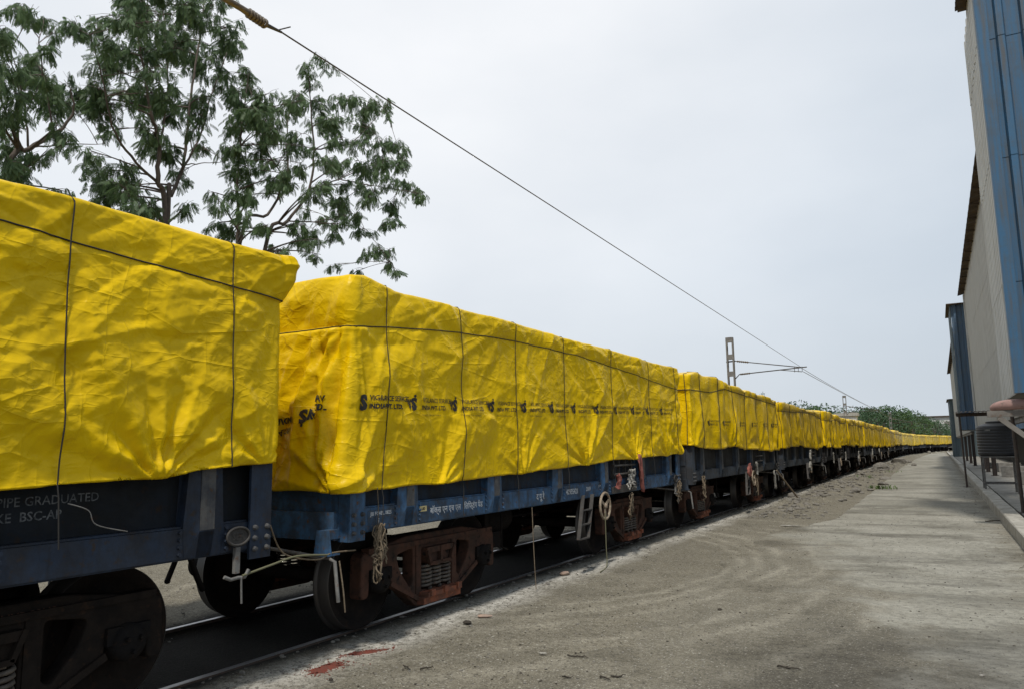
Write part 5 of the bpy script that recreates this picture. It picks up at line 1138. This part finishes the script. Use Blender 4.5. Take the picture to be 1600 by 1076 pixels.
cord('cord', [world_on_wagon(0, 1.61, 8.38, 1.50), world_on_wagon(0, 1.63, 8.50, 1.45), world_on_wagon(0, 1.64, 8.55, 1.36), world_on_wagon(0, 1.66, 8.75, 1.30)], 'grey', .0035, 'thin pale string curling from the hem of the closest tarpaulin')
cord('cord', [world_on_wagon(1, 1.62, 3.45, 1.05), world_on_wagon(1, 1.63, 3.46, .5), world_on_wagon(1, 1.63, 3.50, .03)], 'hemp', .006, 'rope hanging to the ground below the middle of the second wagon')
cord('cord', [world_on_wagon(1, 1.66, 5.80, .80), world_on_wagon(1, 1.66, 5.80, .3), world_on_wagon(1, 1.68, 5.75, .02), world_on_wagon(1, 1.8, 5.2, .008)], 'green_rope', .008, 'thin cord dropping from the cream brake wheel to the ground')
pb_ = MB(); p0 = world_on_wagon(2, 1.70, 9.0, 1.02); p1 = at_z(1249, 780, .05); pb_.tube([p0, p1], .026, 8); o = pb_.build('lever_bar', 'hemp'); tag(o, 'long bar leaning from the dirt against the third wagon', 'bar')

# ================================================================== DEBRIS ON THE GROUND
M['stone'] = grime_mat('grey_stone', (.19, .175, .15), (.12, .11, .095), (.25, .235, .21), 4, .95, 0, .6, False)
M['redpow'] = grime_mat('red_powder', (.17, .040, .026), (.12, .045, .032), (.10, .065, .05), 20, .98, 0, .9, False)
M['twig'] = mat('dry_twig', (.035, .028, .02), .9); M['brickbit'] = grime_mat('pale_brick', (.36, .25, .19), (.26, .2, .16), (.3, .24, .2), 14, .9, 0, .4, False)
def gz(x, y): return float(ground_z(np.array([x]), np.array([y]))[0])
def rock_bm(seed, sx, sy, sz):
    bm = bmesh.new(); bmesh.ops.create_icosphere(bm, subdivisions=2, radius=1.0); rs = np.random.RandomState(seed)
    cuts = []
    for _ in range(9): d = rs.normal(size=3); d /= np.linalg.norm(d); cuts.append((Vector(d), rs.uniform(.55, .95)))
    for v in bm.verts:
        for d, q in cuts:
            k = v.co.dot(d)
            if k > q: v.co -= d*(k-q)
        v.co = Vector((v.co.x*sx, v.co.y*sy, v.co.z*sz))
    me = bpy.data.meshes.new('rock'); bm.to_mesh(me); bm.free(); return me
rocks = [((1404, 724), 1.5, 1.3, .62, 'largest grey rubble mound beside the train before the bend'), ((1378, 733), 1.2, 1.3, .42, 'lower rubble mound just before the largest one'), ((1428, 727), .42, .5, .22, 'dark flat chunk at the road edge past the rubble mounds'), ((1383, 748), .75, .5, .16, 'tilted broken slab in the churned dirt'), ((1380, 757), .55, .45, .12, 'smaller broken slab in front of the tilted slab'),
         ((1337, 769), .42, .35, .13, 'concrete chunk with a dark hollow beside it in the churned dirt'), ((1452, 708), .9, .9, .35, 'small pale heap by the train at the far bend'), ((1342, 740), .4, .3, .14, 'dark stone lying at the shadow edge of the train'), ((1415, 722), 1.4, 1.0, .25, 'flat pale slab between the rubble mound and the road'), ((1360, 766), .35, .3, .08, 'low stone near the green weeds'), ((1238, 776), .40, .36, .16, 'round stone by the foot of the leaning bar')]
for k, ((u, v), sx, sy, sz, lb) in enumerate(rocks):
    p = at_z(u, v, 0); o = link('rubble_stone', rock_bm(500+k, sx*.5, sy*.5, sz), 'stone'); o.location = (p.x, p.y, gz(p.x, p.y)+sz*.25); o.rotation_euler = (random.Random(k).uniform(-.2, .2), random.Random(k+9).uniform(-.25, .25), k*1.3); tag(o, lb, 'stone', 'broken stones in the dirt strip')
# loose gravel and crumbs: nobody could count them
rs = np.random.RandomState(77); tmpl = []
for q in range(4):
    me = rock_bm(600+q, 1, 1, .65); bmq = bmesh.new(); bmq.from_mesh(me); bmesh.ops.unsubdivide(bmq, verts=bmq.verts, iterations=2); bmesh.ops.triangulate(bmq, faces=bmq.faces); bmq.verts.index_update()
    tmpl.append((np.array([v.co for v in bmq.verts]), np.array([[v.index for v in f.verts] for f in bmq.faces]))); bmq.free(); bpy.data.meshes.remove(me)
def scatter(name, n, region, size, m, seed, kind_label=None):
    rs = np.random.RandomState(seed); LV = []; LF = []; b = 0
    for _ in range(n):
        x, y = region(rs); s = size(rs); V, F = tmpl[rs.randint(4)]; a = rs.uniform(0, 6.28); c_, s_ = math.cos(a), math.sin(a); W = V*np.array([s, s*rs.uniform(.6, 1), s*rs.uniform(.5, .9)])
        W = np.stack([W[:, 0]*c_-W[:, 1]*s_, W[:, 0]*s_+W[:, 1]*c_, W[:, 2]], 1)+np.array([x, y, max(gz(x, y), .004 if road_left(np.array([y]))[0] < x < 1.08 else -1)+s*.22]); LV.append(W); LF.append(F+b); b += len(W)
    o = np_mesh(name, np.concatenate(LV), np.concatenate(LF), m, None, False); tag(o, kind='stuff'); return o
near = lambda r: (r.uniform(-5.3, 1.05), 3.6+18*r.uniform(0, 1)**1.6)
scatter('gravel', 8000, near, lambda r: .004+.011*r.uniform(0, 1)**4+(.012 if r.rand() < .012 else 0), 'stone', 1)
scatter('dark_crumbs', 2600, lambda r: (r.uniform(-4.8, 1.05), 3.6+22*r.uniform(0, 1)**1.4), lambda r: .004+.012*r.uniform(0, 1)**3, 'twig', 2)
scatter('strip_rubble', 2600, lambda r: (-3.75+r.normal(0, .45), r.uniform(20, 80)), lambda r: .02+.10*r.uniform(0, 1)**4, 'stone', 3)
scatter('kerb_grit', 600, lambda r: (1.06-abs(r.normal(0, .28)), r.uniform(6, 40)), lambda r: .006+.018*r.uniform(0, 1)**3, 'dirt', 4)
scatter('track_ballast', 1500, lambda r: (r.uniform(-9.6, -6.9) if r.rand() < .6 else r.uniform(-5.30, -4.7), r.uniform(3, 30)), lambda r: .012+.022*r.uniform(0, 1)**2, 'stone', 5)
# spilt brick-red powder, two patches
def powder(pts, seed, label):
    P0, P1 = at_z(*pts[0]), at_z(*pts[1]); rs = np.random.RandomState(seed); d = P1-P0; L_ = d.length; d.normalize(); e = Vector((-d.y, d.x, 0)); W_ = pts[2]; n, k = 40, 16; V = []; 
    for a in range(n):
        for b in range(k):
            t = a/(n-1); q = b/(k-1)*2-1; w = W_*(math.sin(math.pi*min(max(t, 0.01), .99))**.5)*(1+.5*vnoise1(np.array([t*9+seed]), 900)[0]); p = P0+d*(L_*t+.03*vnoise1(np.array([q*5+t*13]), 901)[0])+e*(q*w)
            ed = max(0, 1-abs(q)**2)*math.sin(math.pi*t); V.append((p.x, p.y, gz(p.x, p.y)-.004+.016*ed*(.6+.5*vnoise2(np.array([p.x*16]), np.array([p.y*16]), 902)[0])+.010*rs.uniform(-.5, 1)*min(1, ed*3)))
    o = np_mesh('powder_spill', V, grid_faces(n, k), 'redpow'); tag(o, label, 'powder spill')
    return P0, d, L_, W_
s1 = powder(((480, 1052), (538, 1032), .11), 3, 'brick-red powder patch on the dirt, wider one closer to the camera')
s2 = powder(((532, 1022), (612, 1008), .065), 8, 'brick-red powder streak trailing away from the wider patch')
scatter('red_crumbs', 420, lambda r: ((lambda P, d, L_, W_: (lambda q: (q.x, q.y))(P+d*(L_*r.uniform(-.1, 1.15))+Vector((-d.y, d.x, 0))*r.normal(0, W_*.8)))(*((s1 if r.rand() < .6 else s2)))), lambda r: .003+.008*r.uniform(0, 1)**2, 'redpow', 6)
# single twigs and scraps
def twig(u, v, L_, a, seed, label, m='twig', th=.006):
    p = at_z(u, v, 0); r = random.Random(seed); pts = [(math.cos(a)*L_*(t-.5)+r.uniform(-.012, .012), math.sin(a)*L_*(t-.5)+r.uniform(-.012, .012), .008+r.uniform(0, .012)) for t in np.linspace(0, 1, 7)]
    mb = MB().tube(pts, [th, th*1.2, th, th*1.1, th*.9, th*.7, th*.4], 6); k = r.randint(2, 4); mb.tube([pts[k], (pts[k][0]+math.cos(a+.9)*L_*.25, pts[k][1]+math.sin(a+.9)*L_*.25, .02)], [th*.7, th*.3], 5)
    o = mb.build('twig', m); o.location = (p.x, p.y, max(gz(p.x, p.y), .006)); tag(o, label, 'twig', 'dry twigs on the dirt')
twig(903, 1028, .17, .3, 1, 'dark dry twig lying in the middle of the dirt'); twig(1232, 1046, .20, -.1, 2, 'dark forked twig on the lower part of the concrete'); twig(636, 1046, .16, -.6, 3, 'thin twig near the red powder'); twig(668, 1046, .10, .9, 4, 'short bent twig beside the thin twig')
twig(886, 1061, .09, .5, 5, 'short thick twig in front of the dirt patch'); twig(945, 1062, .12, -.5, 6, 'slanting stub of twig close to the camera'); twig(967, 1059, .11, .6, 7, 'dark stub next to the slanting twig'); twig(1552, 814, .5, .9, 8, 'long dark twig with leaves by the kerb', 'twig', .012)
def scrap(u, v, sx, sy, sz, m, name, label, cat, seed, rz):
    p = at_z(u, v, 0); o = link(name, rock_bm(seed, sx, sy, sz), m); o.location = (p.x, p.y, max(gz(p.x, p.y), .004)+sz*.35); o.rotation_euler = (0, 0, rz); tag(o, label, cat)
scrap(756, 963, .10, .026, .018, 'brickbit', 'wood_chip', 'pale splinter lying beside the train shadow', 'splinter', 701, .5)
scrap(730, 973, .055, .04, .022, 'twig', 'dead_leaf', 'crumpled dark leaf beside the pale splinter', 'leaf', 702, .2)
scrap(883, 897, .09, .05, .035, 'brickbit', 'brick_piece', 'pinkish brick piece lying on the pale dust', 'brick', 703, .9)
scrap(848, 1021, .045, .02, .008, 'whitecloth', 'paper_scrap', 'small white paper scrap on the dirt', 'paper', 704, .1)
scrap(1237, 821, .26, .06, .015, 'whitecloth', 'paper_scrap', 'white paper strip at the far edge of the wheel marks', 'paper', 705, .1)
scrap(1124, 953, .030, .024, .018, 'twig', 'dark_stone', 'dark pebble between the dirt and the concrete', 'stone', 706, .1)
scrap(517, 1063, .020, .018, .014, 'twig', 'dark_stone', 'dark pebble below the wider red powder patch', 'stone', 707, .1)
# weeds
def weed(u, v, n, h, seed, label):
    p = at_z(u, v, 0); rs = np.random.RandomState(seed); V = []; F = []
    for _ in range(n):
        x, y = rs.normal(0, .28, 2); a = rs.uniform(0, 6.28); l = h*rs.uniform(.5, 1); w = .018; d = np.array([math.cos(a), math.sin(a), 0]); e = np.array([-d[1], d[0], 0])*w; b = np.array([x, y, 0]); m1 = b+d*l*.25+np.array([0, 0, l*.7]); m2 = b+d*l*.7+np.array([0, 0, l*.9]); o = len(V); V += [b-e, b+e, m1+e, m1-e, m2]; F += [(o, o+1, o+2, o+3), (o+3, o+2, o+4, o+4)]
    q = [tuple(f) if f[2] != f[3] else f[:3] for f in F]; mb = MB().add(V, q); o = mb.build('weed_clump', 'weed'); o.location = (p.x, p.y, gz(p.x, p.y)); tag(o, label, 'weeds')
weed(1376, 763, 60, .20, 1, 'brightest green weed clump at the road edge'); weed(1356, 748, 26, .24, 2, 'thin weed tuft in the dirt strip'); weed(1395, 737, 16, .2, 3, 'small weed tuft beside the rubble mound')

# ================================================================== LIGHT, SKY, CAMERA
AZ, EL = R(16), R(60)                                       # sun: behind the camera, a little to the right, high
sun = bpy.data.lights.new('Sun', 'SUN'); sun.energy = 3.2; sun.angle = R(5.0); sun.color = (1.0, .955, .88)
so = bpy.data.objects.new('Sun', sun); COL.objects.link(so)
sd = Vector((math.sin(AZ)*math.cos(EL), -math.cos(AZ)*math.cos(EL), math.sin(EL))); so.rotation_euler = sd.to_track_quat('Z', 'Y').to_euler(); so.location = (0, -20, 40)
wd = bpy.data.worlds.new('World'); scene.world = wd; wd.use_nodes = True; nt = wd.node_tree; nt.nodes.clear()
def W(t, **k):
    x = nt.nodes.new(t)
    for a, v in k.items(): setattr(x, a, v)
    return x
ln = nt.links.new
out = W('ShaderNodeOutputWorld'); bg = W('ShaderNodeBackground'); sky = W('ShaderNodeTexSky', sky_type='NISHITA'); sky.sun_disc = False; sky.sun_elevation = EL; sky.sun_rotation = math.pi-AZ; sky.dust_density = 4; sky.air_density = 1.2
sc1 = W('ShaderNodeVectorMath', operation='SCALE'); sc1.inputs['Scale'].default_value = .09; ln(sky.outputs[0], sc1.inputs[0])
tc = W('ShaderNodeTexCoord'); nm = W('ShaderNodeVectorMath', operation='NORMALIZE'); ln(tc.outputs['Generated'], nm.inputs[0])
dt = W('ShaderNodeVectorMath', operation='DOT_PRODUCT'); bd_ = np.array(ray(560, -250)); bd_ /= np.linalg.norm(bd_); dt.inputs[1].default_value = tuple(bd_); ln(nm.outputs[0], dt.inputs[0])
rp = W('ShaderNodeValToRGB'); e = rp.color_ramp.elements; e[0].position = .55; e[0].color = (.52, .61, .71, 1); e[1].position = .97; e[1].color = (.98, 1.0, 1.03, 1)
el2 = rp.color_ramp.elements.new(.80); el2.color = (.75, .81, .88, 1); ln(dt.outputs['Value'], rp.inputs[0])
mp = W('ShaderNodeMapping'); mp.inputs['Scale'].default_value = (1.2, 1.2, 2.6); ln(nm.outputs[0], mp.inputs['Vector']); nz = W('ShaderNodeTexNoise'); nz.inputs['Scale'].default_value = 1.7; nz.inputs['Detail'].default_value = 5; nz.inputs['Roughness'].default_value = .5; ln(mp.outputs[0], nz.inputs['Vector'])
r2 = W('ShaderNodeValToRGB'); r2.color_ramp.elements[0].position = .35; r2.color_ramp.elements[0].color = (.93, .94, .95, 1); r2.color_ramp.elements[1].position = .65; r2.color_ramp.elements[1].color = (1.06, 1.05, 1.04, 1); ln(nz.outputs['Fac'], r2.inputs[0])
mu = W('ShaderNodeMix', data_type='RGBA', blend_type='MULTIPLY'); mu.inputs[0].default_value = 1; ln(rp.outputs[0], mu.inputs[6]); ln(r2.outputs[0], mu.inputs[7])
# paler band of haze just over the horizon
sp = W('ShaderNodeSeparateXYZ'); ln(nm.outputs[0], sp.inputs[0]); hz = W('ShaderNodeMapRange'); hz.inputs['From Min'].default_value = 0; hz.inputs['From Max'].default_value = .22; hz.inputs['To Min'].default_value = .55; hz.inputs['To Max'].default_value = 0; ln(sp.outputs[2], hz.inputs['Value'])
mh = W('ShaderNodeMix', data_type='RGBA'); ln(hz.outputs[0], mh.inputs[0]); ln(mu.outputs[2], mh.inputs[6]); mh.inputs[7].default_value = (.76, .80, .84, 1)
mx = W('ShaderNodeMix', data_type='RGBA'); mx.inputs[0].default_value = .93; ln(sc1.outputs[0], mx.inputs[6]); ln(mh.outputs[2], mx.inputs[7]); ln(mx.outputs[2], bg.inputs[0]); bg.inputs[1].default_value = 1.0; ln(bg.outputs[0], out.inputs[0])

cd = bpy.data.cameras.new('Camera'); cam = bpy.data.objects.new('Camera', cd); COL.objects.link(cam); scene.camera = cam
cd.sensor_fit = 'HORIZONTAL'; cd.sensor_width = 36; cd.lens = 36*F_PX/1600; cd.clip_end = 5000; cd.clip_start = .05
cam.matrix_world = Matrix(((R2[0], U2[0], -FWD[0], 0), (R2[1], U2[1], -FWD[1], 0), (R2[2], U2[2], -FWD[2], CAM_H), (0, 0, 0, 1)))
vs_ = scene.view_settings; vs_.view_transform = 'Standard'; vs_.look = 'None'; vs_.gamma = 1; vs_.exposure = 0; vs_.use_curve_mapping = False
scene.cycles.max_bounces = 6; scene.cycles.diffuse_bounces = 3; scene.cycles.glossy_bounces = 3; scene.cycles.transmission_bounces = 3; scene.cycles.use_denoising = True
